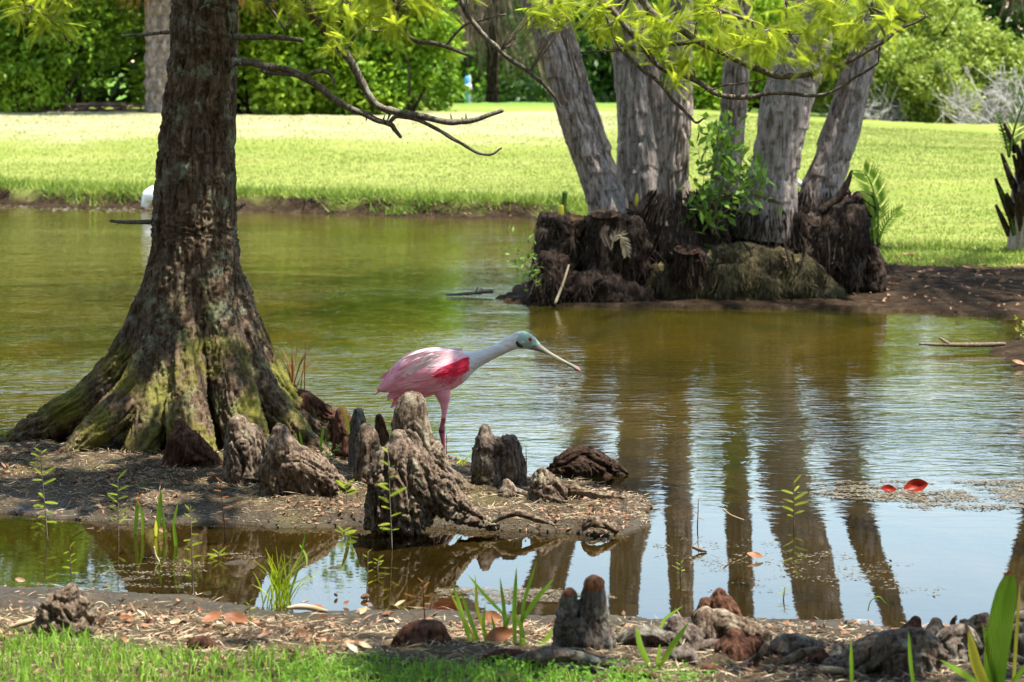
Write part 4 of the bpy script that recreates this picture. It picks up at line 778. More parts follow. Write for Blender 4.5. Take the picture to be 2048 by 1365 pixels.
for k, (px, Y, r, mt, lb) in enumerate([(-260, 46, (3.2, 2, 3.4), 'bushD', 'dark tree rising past the leftmost shrubs'), (230, 47, (2.6, 2, 3.0), 'bushD', 'dark tree behind the sabal palm'), (560, 47.5, (2.8, 2, 2.8), 'bushA', 'tree behind the bright shrub beside the cypress trunk'),
   (900, 92, (4.5, 2, 4.6), 'bushD', 'shadowy tree behind the slim teal post'), (1120, 90, (5.5, 2, 4.2), 'bushD', 'shadowy tree beyond the bin'), (985, 86, (3.6, 2, 4.8), 'bushA', 'tall green tree straight behind the bin'), (830, 88, (3.4, 2, 4.8), 'bushA', 'tall green tree behind the rounded bright shrub'), (1290, 60, (3.4, 2, 2.7), 'bushD', 'dark tree behind the pinkish palm'),
   (1560, 60, (3.2, 2, 2.7), 'bushA', 'green tree behind the thickest palm'), (1760, 60, (3.0, 2, 2.7), 'bushD', 'dark tree over the dusty olive shrub'), (1960, 58, (3.0, 2, 2.7), 'bushD', 'dark tree over the lime shrubs'), (2230, 56, (3.6, 2, 2.8), 'bushD', 'dark tree past the grey dead branches')]):
    bush('background_tree', px, Y, 0, r, 11000 if Y < 80 else 17000, .20, .09, mt, lb, 'tree', G2, 14, .4, .09)
# sabal palms with hanging dead skirts
def fan(n, Lf, w, droop):
    a = np.linspace(-1.25, 1.25, n); o = np.zeros((n, 3)); d = np.c_[np.cos(a), np.sin(a), -droop*np.abs(a)*.3]; m_ = d*Lf*.5
    V1, F1 = leafq(o, d, np.array([[0, 0, 1.]])+0*d, Lf*.62, w, .7, .1); tips = o+unit(d)*Lf*.5; V2, F2 = leafq(tips, d*.6+np.array([0, 0, -droop]), np.array([[0, 0, 1.]])+0*d, Lf*.5, w*.7, .2, .1)
    return join([(V1, F1), (V2, F2), tube([(-.7, 0, .15), (-.35, 0, .06), (0, 0, 0)], [.014, .012, .01], 5, 5)])
FAN = fan(22, .85, .05, .9)
def sabal(px, Y, ztop, label, skirt, mat, rad=.2, nl=16, lo=1.0, lean=0, skw=1.0, zsk=(0, .6), tm='sabal'):
    x = (px-1024)/F*Y; zb = zat(x, Y); th = thing('sabal_palm', (x, Y, zb), label, 'palm tree', 'palms behind the lawn')
    n, m = 40, 130; zz = np.linspace(zb-.1, ztop, m); a = np.linspace(0, 2*PI, n, endpoint=False); A, Z = np.meshgrid(a, zz)
    lat = np.minimum(np.abs(np.sin((A*4+Z*9))), np.abs(np.sin((A*4-Z*9)))); R = rad*(1+.12*np.sin(Z*1.1))+.085*lat**.6+.02*vn(np.c_[np.cos(A).ravel()*6, np.sin(A).ravel()*6, Z.ravel()*8]).reshape(m, n)
    Vv = np.c_[(x+lean*(Z-zb)+np.cos(A)*R).ravel(), (Y+np.sin(A)*R).ravel(), Z.ravel()]; i = np.arange(m-1)[:, None]*n; j = np.arange(n)[None]; j2 = (j+1) % n
    put('trunk', (Vv, [np.stack([i+j, i+j2, i+n+j2, i+n+j], -1).reshape(-1, 4)]), M[tm], th)
    top = np.array([x+lean*(ztop-zb), Y, ztop]); liv, dead = [], []
    for k in range(nl):
        a_ = k*2.4; d = np.array([math.cos(a_), math.sin(a_), rng.uniform(-.2, 1.1)]); liv.append(orient(FAN, top+d*.65, d, np.array([0, 0, 1.])+.01*d, rng.uniform(.9, 1.2)))
    for k in range(skirt):                          # ragged hanging fans
        a_ = k*2.4+rng.normal()*.3; o = top+np.array([math.cos(a_)*.5*skw*rng.uniform(.3, 1.4), math.sin(a_)*.45, -rng.uniform(*zsk)]); n_ = 26
        d = np.c_[rng.normal(size=n_)*.22+math.cos(a_)*.12*skw, rng.normal(size=n_)*.2, -np.ones(n_)]; dead.append(leafq(o+rng.normal(size=(n_, 3))*.05, d, rng.normal(size=(n_, 3)), rng.uniform(.5, 1.15, n_)*lo, rng.uniform(.012, .03, n_), .35, .2))
        dead.append(tube([top, (top+o)/2+np.array([0, 0, .15]), o], [.016, .014, .01], 5, 6))
    put('crown', join(liv), M['frond'], th, smooth=False); put('dead_fronds', join(dead), M[mat], th, smooth=False); return th
sabal(322, 39.6, 3.5, 'sabal palm with lattice trunk and orange dead skirt behind the cypress', 46, 'deadfrond', .135, skw=2.6, zsk=(.0, .45))
sabal(985, 54, 3.6, 'palm with long grey-brown dead fronds hanging above the bin', 13, 'greyfrond', .04, 10, skw=1.2, zsk=(.4, 1.5), lo=1.25, tm='palmdark')
sabal(2085, 50, 3.6, 'dark palm at the far corner of the lawn', 14, 'greyfrond', .22, 14)
sabal(1700, 50, 2.9, 'small fan palm with yellowing fronds behind the right-leaning palm', 22, 'deadfrond', .1, 10, zsk=(.2, .6))
# grey dead branches
def deadbush(px, Y, w, h, n, label):
    x = (px-1024)/F*Y; zb = zat(x, Y); out = []
    for k in range(n):
        b = np.array([x+rng.uniform(-w, w)*.8, Y+rng.normal()*.25, zb-.03]); a = rng.uniform(-1.2, 1.2); l = h*rng.uniform(.4, 1.1); e = b+np.array([math.sin(a)*l, rng.normal()*.2, math.cos(a)*l]); m_ = (b+e)/2+rng.normal(size=3)*.08
        out.append(tube([b, m_, e], [.013, .009, .004], 5, 8))
        for j in range(4):
            f = rng.uniform(.3, .95); o = b+(e-b)*f; out.append(tube([o, o+rng.normal(size=3)*np.array([.22, .15, .2])], [.007, .003], 4, 4))
    return tag(put('dead_shrub', join(out), M['deadwood'], at=(x, Y, zb)), label, 'dead shrub', 'dead shrubs at the lawn end')
deadbush(2010, 44.6, 1.0, 1.05, 70, 'large tangle of bare grey branches at the lawn end')
deadbush(1775, 45.6, .65, .55, 40, 'low tangle of bare grey twigs under the yellow-green shrub')
br_ = tag(put('brush_pile', join([tube([np.array([x, 40.0+rng.normal()*.15, zat(x, 40.)+rng.uniform(0, .12)]), np.array([x+rng.normal()*.3, 40.0+rng.normal()*.2, zat(x, 40.)+rng.uniform(0, .14)])], [.012, .006], 5, 4) for x in rng.normal(-5.95, .3, 90)]), M['greyfrond'], at=(-5.95, 40, .9)), 'low brown heap of dry brush under the dark shrub', 'brush pile')
# unseen trees added around the viewpoint to block sky light
G3 = 'unseen shade trees added around the near bank'
for k, (x, Y, r, lb) in enumerate([(-7, -3, (4, 3, 4.5), 'broad unseen shade tree added on the grass behind the viewpoint'), (0, -5, (4.5, 3, 5), 'tall unseen shade tree added on the grass behind the viewpoint'), (6, -4, (4, 3, 4.5), 'round unseen shade tree added on the grass behind the viewpoint'), (-8.5, 6, (3, 4, 6.5), 'unseen shade tree added on the near bank beside the islet'), (-9.5, 14, (3, 4, 6.5), 'unseen shade tree added at the pond side beyond the islet'), (8.2, 7, (2.4, 4, 3.4), 'unseen shade tree added on the near bank past the root pile'), (-4.6, .6, (3.6, 2.6, 5.4), 'tall spreading unseen shade tree added beside the viewpoint on the islet side'), (3.6, .2, (3.4, 2.4, 5.2), 'tall spreading unseen shade tree added beside the viewpoint on the root pile side'), (-.6, -1.8, (3.2, 1.6, 5.2), 'tall leafy unseen shade tree added just behind the viewpoint')]):
    zb = max(zat(x, Y), 0); z0 = 4.4 if k > 5 else 0; c = np.array([x, Y, zb+z0+r[2]]); th = thing('added_shade_tree', (x, Y, zb), lb, 'tree', G3)
    stuff(put('foliage', shrub_mesh(c, r, 5200 if k < 6 else 8000, .42, .24, 14), M['bushD'], th, smooth=False)); put('trunk', stems(c, r, zb, 4, .12), M['palmdark'], th)
# tee-side post and bin
def lathe(c, prof, n=24):
    prof = np.array(prof); a = np.linspace(0, 2*PI, n, endpoint=False); Vv = np.stack([c[0]+np.outer(prof[:, 0], np.cos(a)), c[1]+np.outer(prof[:, 0], np.sin(a)), c[2]+np.repeat(prof[:, 1:2], n, 1)], -1).reshape(-1, 3)
    i = np.arange(len(prof)-1)[:, None]*n; j = np.arange(n)[None]; j2 = (j+1) % n; return Vv, [np.stack([i+j, i+j2, i+n+j2, i+n+j], -1).reshape(-1, 4)]
def plain(name, c, rough=.5, **k): return NT(name).pbr(c, rough, None, .4, **k)
BY = 80.0; bx0 = (936-1024)/F*BY; zb = zat(bx0, BY); th = thing('tee_post', (bx0, BY, zb), 'slim teal and grey post with a blue cap beside the rounded shrub', 'post')
def boxv(c, s_, n=0): 
    c = np.array(c); h = np.array(s_)/2; k = np.array([[x, y, z] for x in (-1, 1) for y in (-1, 1) for z in (-1, 1)]); return c+k*h, [np.array([[0, 1, 3, 2], [4, 6, 7, 5], [0, 4, 5, 1], [2, 3, 7, 6], [0, 2, 6, 4], [1, 5, 7, 3]])]
sc_ = .8; put('post', boxv((bx0-.03, BY, zb+.22), (.09, .09, .46)), plain('teal_paint', (.05, .28, .22)), th, False)
put('body', lathe((bx0+.02, BY+.02, zb+.02), [(.06, 0), (.07, .35), (.085, .42), (.09, .56), (.06, .62), (0, .64)]), plain('grey_metal', (.30, .29, .32)), th)
put('towel', boxv((bx0, BY-.09, zb+.54), (.17, .03, .14)), plain('white_towel', (.75, .75, .75), .9), th, False)
put('cap', lathe((bx0-.03, BY-.02, zb+.60), [(.055, 0), (.065, .1), (.06, .2), (.03, .25), (0, .26)]), plain('blue_plastic', (.02, .25, .62)), th)
put('grey_side', lathe((bx0+.045, BY+.03, zb+.6), [(.04, 0), (.045, .2), (.02, .27), (0, .28)]), plain('grey_plastic', (.38, .38, .36)), th)
bx1 = (984-1024)/F*BY; zb = zat(bx1, BY); th = thing('litter_bin', (bx1, BY, zb), 'small dark slate bin with a domed lid at the lawn edge', 'bin')
put('body', lathe((bx1, BY, zb-.05), [(.12, 0), (.135, .05), (.145, .22), (.15, .24)]), plain('slate_plastic', (.035, .07, .09)), th)
put('lid', lathe((bx1, BY, zb+.19), [(.16, 0), (.16, .03), (.11, .11), (.05, .15), (0, .155)]), plain('slate_lid', (.05, .08, .11), .25), th)
put('label_plate', boxv((bx1+.05, BY-.152, zb+.14), (.05, .012, .045)), plain('pale_plate', (.5, .5, .48)), th, False)

# grass: blades on the far lawn, fringe on the bank
def field(n, x0, x1, y0, y1, hmin, hmax, wid, sel, lean=.5, tri=True):
    x = rng.uniform(x0, x1, n); y = rng.uniform(y0, y1, n); z, dn, di, df = zland(x, y, True); ok = sel(x, y, z, dn, di, df); x, y, z = x[ok], y[ok], z[ok]; n = len(x)
    d = np.c_[rng.normal(size=n)*lean, rng.normal(size=n)*lean, np.ones(n)]; h = rng.uniform(hmin, hmax, n); b = np.c_[x, y, z-.005]; a = rng.uniform(0, PI, n); s_ = np.c_[np.cos(a), np.sin(a), 0*a]*wid*.5
    e = b+unit(d)*h[:, None]; Vv = np.stack([b-s_, b+s_, e], 1).reshape(-1, 3); return Vv, [np.arange(3*n).reshape(-1, 3)]
def lawnsel(x, y, z, dn, di, df):
    p3 = np.c_[x, y, 0*x]; dryk = sm(33.5, 36, y)*(x < 2.5); return (df > .42) & (rng.random(len(x)) > dryk*.75) & ((y > 20.5+fbm(p3*1.2, 3)*.9) | (x < .3)) & (np.abs(x) < y*.19+.5)
g1 = stuff(put('lawn_grass', field(330000, -8, 8, 20, 38.5, .014, .04, .012, lawnsel), M['lawnblade'], smooth=False)); g1['label'] = 'short sunlit lawn grass beyond the pond'
g2_ = stuff(put('bank_grass', field(120000, -7.5, 1.2, 26.5, 32.5, .05, .15, .016, lambda x, y, z, dn, di, df: (df > .15+.2*rng.random(len(x))+.25*fbm(np.c_[x, y, 0*x]*1.1, 3)) & (df < .75+.2*rng.random(len(x))), .9), M['bankgrass'], smooth=False)); g2_['label'] = 'coarser grass overhanging the far bank'
g3 = stuff(put('bank_grass', field(26000, 1.8, 7.5, 19.3, 22.5, .03, .08, .012, lambda x, y, z, dn, di, df: (df > .4) & (y > 20.2), .8), M['bankgrass'], smooth=False)); g3['label'] = 'shaded grass fringe beside the dark soil'

# ---------------- small island plants ----------------
def leafy(name, label, cat, Y, stemsP, nleaf, L, W, mat, base, spread=.05, twigr=.004):
    th = thing(name, base, label, cat); st, lv = [], []
    for l in stemsP:
        q = catm(limb(Y, [(a, b, 1.2) for a, b in l]), 24); st.append(tube(q[:, :3], np.linspace(twigr, twigr*.35, 24), 5, smooth=False))
        k = rng.integers(5, 24, nleaf); n = len(k); lv.append(leafq(q[k, :3]+rng.normal(size=(n, 3))*spread, rng.normal(size=(n, 3))+np.array([0, -.3, .25]), rng.normal(size=(n, 3))*.6+np.array([0, -.5, 1.]), L*rng.uniform(.6, 1.2, n), W*rng.uniform(.7, 1.2, n), .5, .12))
    put('stem', join(st), M['twig'], th); stuff(put('foliage', join(lv), M[mat], th, smooth=False)); return th
leafy('leafy_shrub', 'glossy green broad-leaved shrub between the palm trunks', 'shrub', 17.95, [[(1425, 470), (1420, 400), (1430, 320), (1425, 245)], [(1425, 470), (1440, 380), (1460, 330), (1455, 290)], [(1430, 470), (1450, 400), (1490, 350), (1500, 330)], [(1420, 460), (1405, 410), (1408, 350), (1412, 300)], [(1430, 440), (1480, 400), (1515, 370), (1520, 345)], [(1415, 450), (1410, 430), (1405, 400)], [(1430, 430), (1435, 280), (1450, 260)]], 62, .085, .038, 'shrub', P(1428, 470, 17.95), .055)
leafy('pond_sapling', 'thin-stemmed sapling with small leaves leaning over the water beside the mound', 'sapling', 17.5, [[(1075, 575), (1055, 540), (1030, 500), (1012, 455)], [(1075, 560), (1050, 530), (1020, 515), (1005, 512)], [(1055, 585), (1048, 560), (1040, 535), (1020, 525)], [(1080, 545), (1065, 510), (1052, 468)], [(1060, 590), (1070, 560), (1078, 540)]], 15, .045, .020, 'shrub', P(1068, 590, 17.5), .028, .003)
leafy('leafy_sprig', 'little yellow-green sprig on the mud spit', 'sprig', 15.6, [[(2048, 690), (2040, 665), (2036, 640)], [(2050, 690), (2055, 665), (2060, 645)]], 16, .035, .016, 'bushC', P(2046, 690, 15.6), .02, .002)
leafy('leafy_sprig', 'tiny broad-leaved weed between the root and the narrow knee', 'sprig', 9.95, [[(662, 925), (660, 905), (655, 890)], [(662, 925), (668, 905), (676, 893)], [(662, 925), (648, 908)]], 9, .022, .010, 'shrub', P(662, 925, 9.95), .008, .0012)
for px, py in ((1450, 340), (1560, 330)): pass
# stray pinkish second spoonbill and white egret come with the birds below

# ---------------- blades, seedlings ----------------
def blades(name, label, cat, Y, specs, mat='blade', group=None):
    th = thing(name, P(specs[0][0], specs[0][1], Y), label, cat, group)
    for sp_ in specs:
        (x0, y0, x1, y1, w) = sp_[:5]; bend = sp_[5] if len(sp_) > 5 else 0; m_ = sp_[6] if len(sp_) > 6 else mat
        a, b = P(x0, y0, Y), P(x1, y1, Y-.03+rng.normal()*.02); mid = (a+b)/2+np.array([bend/F*Y, 0, 0]); ww = w/F*Y
        put('blade', strip([a, a*.7+mid*.3, mid, b*.6+mid*.4, b], [ww*.55, ww*.85, ww, ww*.72, ww*.05], np.array([1., rng.normal()*.35, 0])), M[m_], th)
    return th
blades('blade_plant', 'large clump of green sword blades growing beside the double knee', 'plant', 6.95, [(945, 1300, 905, 1165, 10), (962, 1300, 921, 1183, 9), (985, 1300, 950, 1150, 9, -12, 'bladeyel'), (955, 1290, 893, 1172, 5, 0, 'bladeyel'), (1010, 1300, 1000, 1155, 9, 4), (1018, 1240, 936, 1150, 8, -4), (1030, 1300, 1033, 1135, 10, -3), (1040, 1300, 1073, 1122, 9, -10), (1042, 1245, 1107, 1158, 10, -4), (978, 1300, 1022, 1228, 9, 6), (1050, 1298, 1030, 1225, 9, 4), (1072, 1295, 1105, 1258, 9, 6), (975, 1300, 970, 1210, 7, -6), (1000, 1300, 982, 1230, 7)])
blades('blade_plant', 'three-bladed green shoot in front of the arched root', 'plant', 6.55, [(1300, 1335, 1272, 1253, 13, -5), (1318, 1335, 1377, 1246, 13, -2), (1314, 1335, 1320, 1288, 8)])
blades('blade_plant', 'single bent blade rising behind the ridged knee', 'plant', 7.1, [(1320, 1260, 1366, 1212, 6, -12)])
blades('blade_plant', 'pair of leaning blades with a brown tip standing in the shallows', 'plant', F*1.5/(1070-HY), [(269, 1072, 274, 998, 8, 2), (285, 1074, 278, 1004, 7, 4), (279, 1012, 275, 996, 4, 0, 'brownleaf')])
blades('blade_plant', 'tall broad blade standing in the shallows with a pale tip', 'plant', F*1.5/(1074-HY), [(311, 1076, 322, 980, 11, 2), (312, 1076, 312, 1040, 7, 0, 'bladeyel'), (329, 1076, 326, 1022, 6)])
blades('blade_plant', 'thin curved reed blade beside the tall broad blade', 'plant', F*1.5/(1092-HY), [(350, 1094, 357, 1000, 5, -6), (351, 1132, 349, 1045, 5, 3)])
blades('blade_plant', 'broad ribbed green leaf towering over the root pile', 'plant', 6.25, [(2025, 1390, 2040, 1165, 8, 0, 'bladeyel'), (1995, 1380, 1965, 1245, 12), (2000, 1400, 2075, 1300, 18), (1990, 1400, 1880, 1320, 16, 10)])
RB = [o for o in bpy.data.objects if o.get('label', '').startswith('broad ribbed green leaf')][0]
c_ = catm([np.r_[P(1992, 1400, 6.25), .030], np.r_[P(1993, 1330, 6.24), .052], np.r_[P(2003, 1250, 6.22), .056], np.r_[P(2014, 1185, 6.2), .046], np.r_[P(2022, 1146, 6.19), .018]], 26); u_ = np.linspace(-1, 1, 41)
V_ = np.concatenate([p[:3]+np.c_[u_*p[3]*.5, .004*np.cos(u_*30)*.5+.010*u_*u_, 0*u_+.003*np.sin(u_*3)] for p in c_]); i_ = np.arange(25)[:, None]*41; j_ = np.arange(40)[None]
put('ribbed_leaf', (V_, [np.stack([i_+j_, i_+j_+1, i_+42+j_, i_+41+j_], -1).reshape(-1, 4)]), M['blade'], RB)
put('brown_leaf_tip', strip([P(2010, 1152, 6.18), P(2020, 1147, 6.18), P(2027, 1150, 6.18)], [.006, .009, .004], np.array([0, 0, 1.])), M['brownleaf'], RB)
blades('blade_plant', 'yellowing spotted leaf with a brown tip beside the broad ribbed leaf', 'plant', 6.2, [(1985, 1400, 1937, 1262, 22, -8, 'bladeyel'), (1940, 1275, 1930, 1245, 10, 0, 'greyfrond')])
blades('blade_plant', 'narrow upright blade before the mossy ridge', 'plant', 6.35, [(1704, 1390, 1702, 1278, 8)])
blades('blade_plant', 'slightly leaning blade before the giant root hump', 'plant', 6.35, [(1830, 1390, 1817, 1262, 8, -2)])
blades('blade_plant', 'yellow-green blade standing among the dark knees by the root', 'plant', 10.15, [(698, 868, 683, 812, 8, 3, 'bladeyel'), (640, 900, 648, 850, 6), (605, 895, 598, 860, 5)])
def tuft(label, Y, base, n, h, spread, mat='blade', nm='grass_tuft'):
    parts = []; o = P(*base, Y)
    for k in range(n):
        a = rng.normal()*spread; l = h*rng.uniform(.4, 1)/F*Y; b = o+np.array([rng.normal()*.018, rng.normal()*.018, 0]); e = b+np.array([math.sin(a)*l, rng.normal()*.02, math.cos(a)*l]); m_ = (b+e)/2+np.array([-math.sin(a)*l*.12, 0, l*.10])
        parts.append(strip([b, m_, e], [.0035, .004, .0006], np.array([1., rng.normal(), 0]), 7))
    return tag(put(nm, join(parts), M[mat], at=o, smooth=False), label, 'grass tuft')
tuft('yellow-green grass tuft standing in the water before the near mud', F*1.5/(1212-HY), (560, 1212), 46, 125, .42, 'seedling')
blades('blade_plant', 'long arching grass stalk over the grass tuft', 'plant', F*1.5/(1205-HY)+.05, [(575, 1205, 612, 1060, 5, 4), (600, 1090, 614, 1135, 4, 6), (580, 1180, 585, 1090, 4, -4)])
tuft('wispy dry grass behind the tree\'s right root', 11.0, (590, 800), 16, 130, .28, 'dryneedle')
tuft('small tuft beside the twin-topped knee', 9.9, (928, 930), 9, 34, .7, 'seedling')
tag(put('arching_stem', tube([P(1736, 1222, 7.75), P(1742, 1202, 7.75), P(1758, 1194, 7.75), P(1772, 1208, 7.75)], [.0016, .0016, .0014, .0008], 5), M['blade'], at=P(1736, 1222, 7.75)), 'thin arching stem bent over the sky reflection', 'stem')
BS = branchlet(1.0, 15, .19, .05)
def seedling(label, base, top, nf, L, mat='seedling', z=0.0, lean=0, lo=.3):
    b = G(base[0], base[1], z); Y = b[1]; t = P(top[0], top[1], Y); th = thing('cypress_seedling', b, label, 'seedling', 'cypress seedlings')
    m_ = (b+t)/2+np.array([lean/F*Y, 0, 0]); q = catm([b-np.array([0, 0, .04]), b, m_, t], 24); put('stem', tube(q, np.linspace(.0028, .0009, 24), 5, smooth=False), M['twig'] if mat != 'dryneedle' else M['kneered'], th); parts = []
    for k in range(nf):
        if rng.random() < .12: continue
        f = lo+(1-lo)*k/max(nf-1, 1); o = q[int(6+f*17)]; sg = 1 if k % 2 else -1; ln = L*(1-.55*abs(f-.55))*rng.uniform(.75, 1.1)/F*Y
        d = np.array([sg*1., rng.normal()*.5, .25+.6*f*f+rng.normal()*.28]); parts.append(orient(BS, o, d, np.array([0, -.9, .8]), ln*rng.uniform(.8, 1.3)))
    stuff(put('foliage', join(parts), M[mat], th, smooth=False)); return th
SEED = [('tall seedling with paired fronds rooted in the shallows past the islet\'s left mud', (95, 1081), (84, 942), 13, 30), ('small seedling on the islet mud under the tree root', (84, 960), (81, 900), 7, 20, 'seedling', .04), ('bushy seedling with flat fronds beside the leaning blade pair', (237, 1081), (236, 958), 12, 30),
 ('spindly half-dry seedling at the islet water edge', (450, 1066), (441, 962), 9, 18, 'dryneedle'), ('sparse green seedling standing between blades and grass tuft', (386, 1186), (381, 1012), 13, 22), ('stubby golden-tipped seedling behind the banded knee', (143, 1166), (140, 1094), 8, 18), ('low floating sprig of seedling leaves in the dark water', (437, 1117), (437, 1104), 6, 26),
 ('small seedling on the near mud beside the brown leaves', (501, 1250), (500, 1202), 6, 16, 'seedling', .05), ('lanky seedling in front of the large ridged knee', (784, 1098), (776, 905), 17, 30), ('yellow-headed seedling on the sky reflection', (734, 1192), (736, 1104), 8, 14), ('dead rust-red seedling at the near water edge', (850, 1248), (846, 1165), 9, 16, 'dryneedle', .03),
 ('lime seedling alone in the palm reflections', (1588, 1052), (1588, 966), 10, 26), ('thin faded seedling in the sky reflection near the islet tip', (1395, 1056), (1397, 998), 6, 14, 'dryneedle'), ('tiny yellow budded sprout on the dark reflection', (1362, 1152), (1362, 1126), 6, 12), ('tiny star-shaped sprout near the near shore', (1567, 1200), (1570, 1174), 6, 14),
 ('bright low tuft of needles behind the large ridged knee', (694, 1000), (690, 966), 9, 26, 'seedling', .05), ('rusty dry seedling behind the grey smooth-headed knee', (893, 925), (893, 868), 6, 14, 'dryneedle', .03), ('rusty dry sprig beside the twin-topped knee', (1053, 935), (1052, 895), 5, 10, 'dryneedle', .02), ('green sprig reflected under the low needle tuft', (690, 1075), (688, 1062), 6, 22), ('thin sprig in the puddle beside the dead red seedling', (755, 1140), (757, 1118), 6, 16)]
for sdl in SEED: seedling(*sdl)

# ---------------- birds ----------------
def feather_mat(name, a, b, sc=60):
    s = NT(name); c = s.co(True, (1, 1, 1)); n = s.noise(s.co(True, (.25, 1, 1)), sc, 4, .6); return s.pbr(s.ramp(n, [(.3, a), (.7, b)]), .75, s.bump(n, .5, .004), .2, Sheen_Weight=.25)
s = NT('spoonbill_body'); c = s.co(True); x = sepz(s, c, 'X'); zz = sepz(s, c, 'Z'); n = s.noise(s.co(True, (.3, 1, 1)), 55, 4, .6)
pink = s.ramp(n, [(.3, (.72, .22, .30)), (.7, (.82, .38, .44))]); pale = s.ramp(n, [(.3, (.50, .50, .52)), (.7, (.66, .66, .67))])
back = s.math('ADD', s.rng(zz, .415, .47), s.math('MULTIPLY', s.math('SUBTRACT', n, .5), .5)); body = s.mix(s.math('MULTIPLY', back, .7, clamp=True), pink, (.70, .52, .53))
neck = s.math('ADD', x, s.math('MULTIPLY', s.math('SUBTRACT', n, .5), .03)); col = s.mix(s.rng(neck, .062, .085), body, pale)
M['spoon'] = s.pbr(col, .75, s.bump(n, .5, .003), .2, Sheen_Weight=.2)
M['head'] = feather_mat('spoonbill_head', (.22, .36, .29), (.36, .49, .41), 70); M['pinkwing'] = feather_mat('pink_wing', (.74, .21, .30), (.86, .42, .47), 45); M['palewing'] = feather_mat('pale_pink_back', (.74, .48, .51), (.85, .70, .71), 40)
M['crimson'] = feather_mat('crimson_covert', (.55, .004, .025), (.74, .03, .08), 80); M['rosy'] = feather_mat('rosy_feather', (.66, .06, .13), (.80, .22, .30), 80); M['leg'] = feather_mat('bird_leg', (.30, .04, .075), (.42, .09, .14)); M['legdark'] = feather_mat('bird_joint', (.06, .015, .03), (.12, .03, .05)); M['thigh'] = feather_mat('bird_thigh', (.60, .14, .24), (.72, .24, .33))
M['bill'] = feather_mat('bird_bill', (.11, .105, .075), (.19, .18, .135), 30); M['billtip'] = plain('bill_tip', (.24, .10, .08)); M['eye'] = plain('eye_red', (.42, .025, .012), .1); M['pupil'] = plain('eye_black', (.004, .004, .004), .08); M['earblack'] = plain('ear_black', (.03, .032, .035), .8)
s = NT('egret_white'); n = s.noise(s.co(True), 40, 3); M['egret'] = s.pbr(s.ramp(n, [(.3, (.78, .79, .80)), (.7, (.84, .85, .86))]), .8, s.bump(n, .4, .006), .2)
SY = 10.12; B0 = P(886, 966, SY)
def bp(px, py, dy=0.): return P(px, py, SY)+np.array([0, dy, 0])
def sweep(secs, n=40, m=90):
    q = catm(np.array(secs, float), m); c = np.array([bp(a, b) for a, b in q[:, :2]]); t = unit(np.gradient(c, axis=0)); up = np.cross(t, np.array([0, 1., 0])); up = up*np.sign(up[:, 2:3]+1e-9)
    hh = np.maximum(q[:, 2], .6)/F*SY; hw = np.maximum(q[:, 3], .6)/F*SY; a = np.linspace(0, 2*PI, n, endpoint=False)
    V = c[:, None]+np.cos(a)[None, :, None]*np.array([0, 1., 0])*hw[:, None, None]+np.sin(a)[None, :, None]*up[:, None]*hh[:, None, None]
    V = V.reshape(-1, 3); i = np.arange(m-1)[:, None]*n; j = np.arange(n)[None]; j2 = (j+1) % n; Fq = np.stack([i+j, i+j2, i+n+j2, i+n+j], -1).reshape(-1, 4)
    V = np.vstack([V, c[0], c[-1]]); k = np.arange(n); k2 = (k+1) % n; return V, [Fq, np.vstack([np.c_[k2, k, 0*k+len(V)-2], np.c_[(m-1)*n+k, (m-1)*n+k2, 0*k+len(V)-1]])]
bird = thing('spoonbill', B0, 'pink wading bird with crimson shoulder patch and long spoon-shaped bill', 'bird')
torso = sweep([(754, 779, 3, 3), (775, 773, 15, 14), (802, 757, 31, 27), (830, 748, 41, 38), (860, 742, 46, 44), (890, 739, 43, 44), (915, 733, 35, 38), (938, 724, 23, 26), (960, 716, 15.5, 16), (998, 700, 12.5, 12.5), (1026, 685, 15, 14), (1041, 681, 17.5, 15.5), (1058, 684, 14.5, 13), (1071, 690, 9, 9), (1077, 694, 4, 4)])
def legm(pts): L = np.array([np.r_[bp(p[0], p[1], p[3]), p[2]/F*SY] for p in pts]); return tube(L[:, :3], L[:, 3], 12, 28)
thighs = [legm([(880, 765, 20, -.02), (887, 790, 15, -.03), (889, 806, 9.5, -.03), (889, 822, 6, -.03), (887, 838, 5, -.03)]), legm([(845, 765, 20, .03), (825, 790, 12, .035), (805, 812, 7, .035), (795, 828, 5, .035)])]
Vb, Nb, Fb = remesh([torso]+thighs, .0042, 3)
# feather ruffle
Vb = Vb+Nb*(.0016*vn(np.c_[Vb[:, 0]*50, Vb[:, 1]*160, Vb[:, 2]*160])*(Vb[:, 2] > .33))[:, None]
body = put('body', (Vb, Fb), M['spoon'], bird)
# head cap laid over the skull
cap = sweep([(1034, 677.5, 13.2, 15.0), (1042, 680, 17.9, 15.9), (1050, 681.5, 17.2, 15), (1058, 684, 15.0, 13.4), (1071, 690, 9.5, 9.4), (1078, 694.5, 5.5, 6)], 36, 40); put('head_cap', cap, M['head'], bird)
ear = sweep([(1033, 682, 6, 16.2), (1036, 686, 8, 16.5), (1040, 690, 6, 16.4), (1046, 693, 3, 15.6)], 24, 20); put('ear_band', ear, M['earblack'], bird)
bill = sweep([(1062, 689, 10, 10), (1078, 696, 7.5, 10), (1095, 705, 4, 9), (1115, 716, 3.1, 9), (1135, 727, 3, 12), (1148, 734, 3.5, 17), (1156, 739, 2.8, 15), (1160, 742, 1, 5)], 24, 60); bl = put('bill', bill, M['bill'], bird)
put('bill_tip', sweep([(1150, 735.5, 4.4, 16.5), (1156, 739, 3.8, 15.6), (1160.5, 742.2, 1.4, 6)], 20, 14), M['billtip'], bl)
put('gape', sweep([(1056, 695, 1.3, 13.2), (1076, 697, 1.0, 10.9), (1095, 706.5, .8, 9.8), (1130, 726, .7, 11.2)], 16, 40), M['bill'], bl)
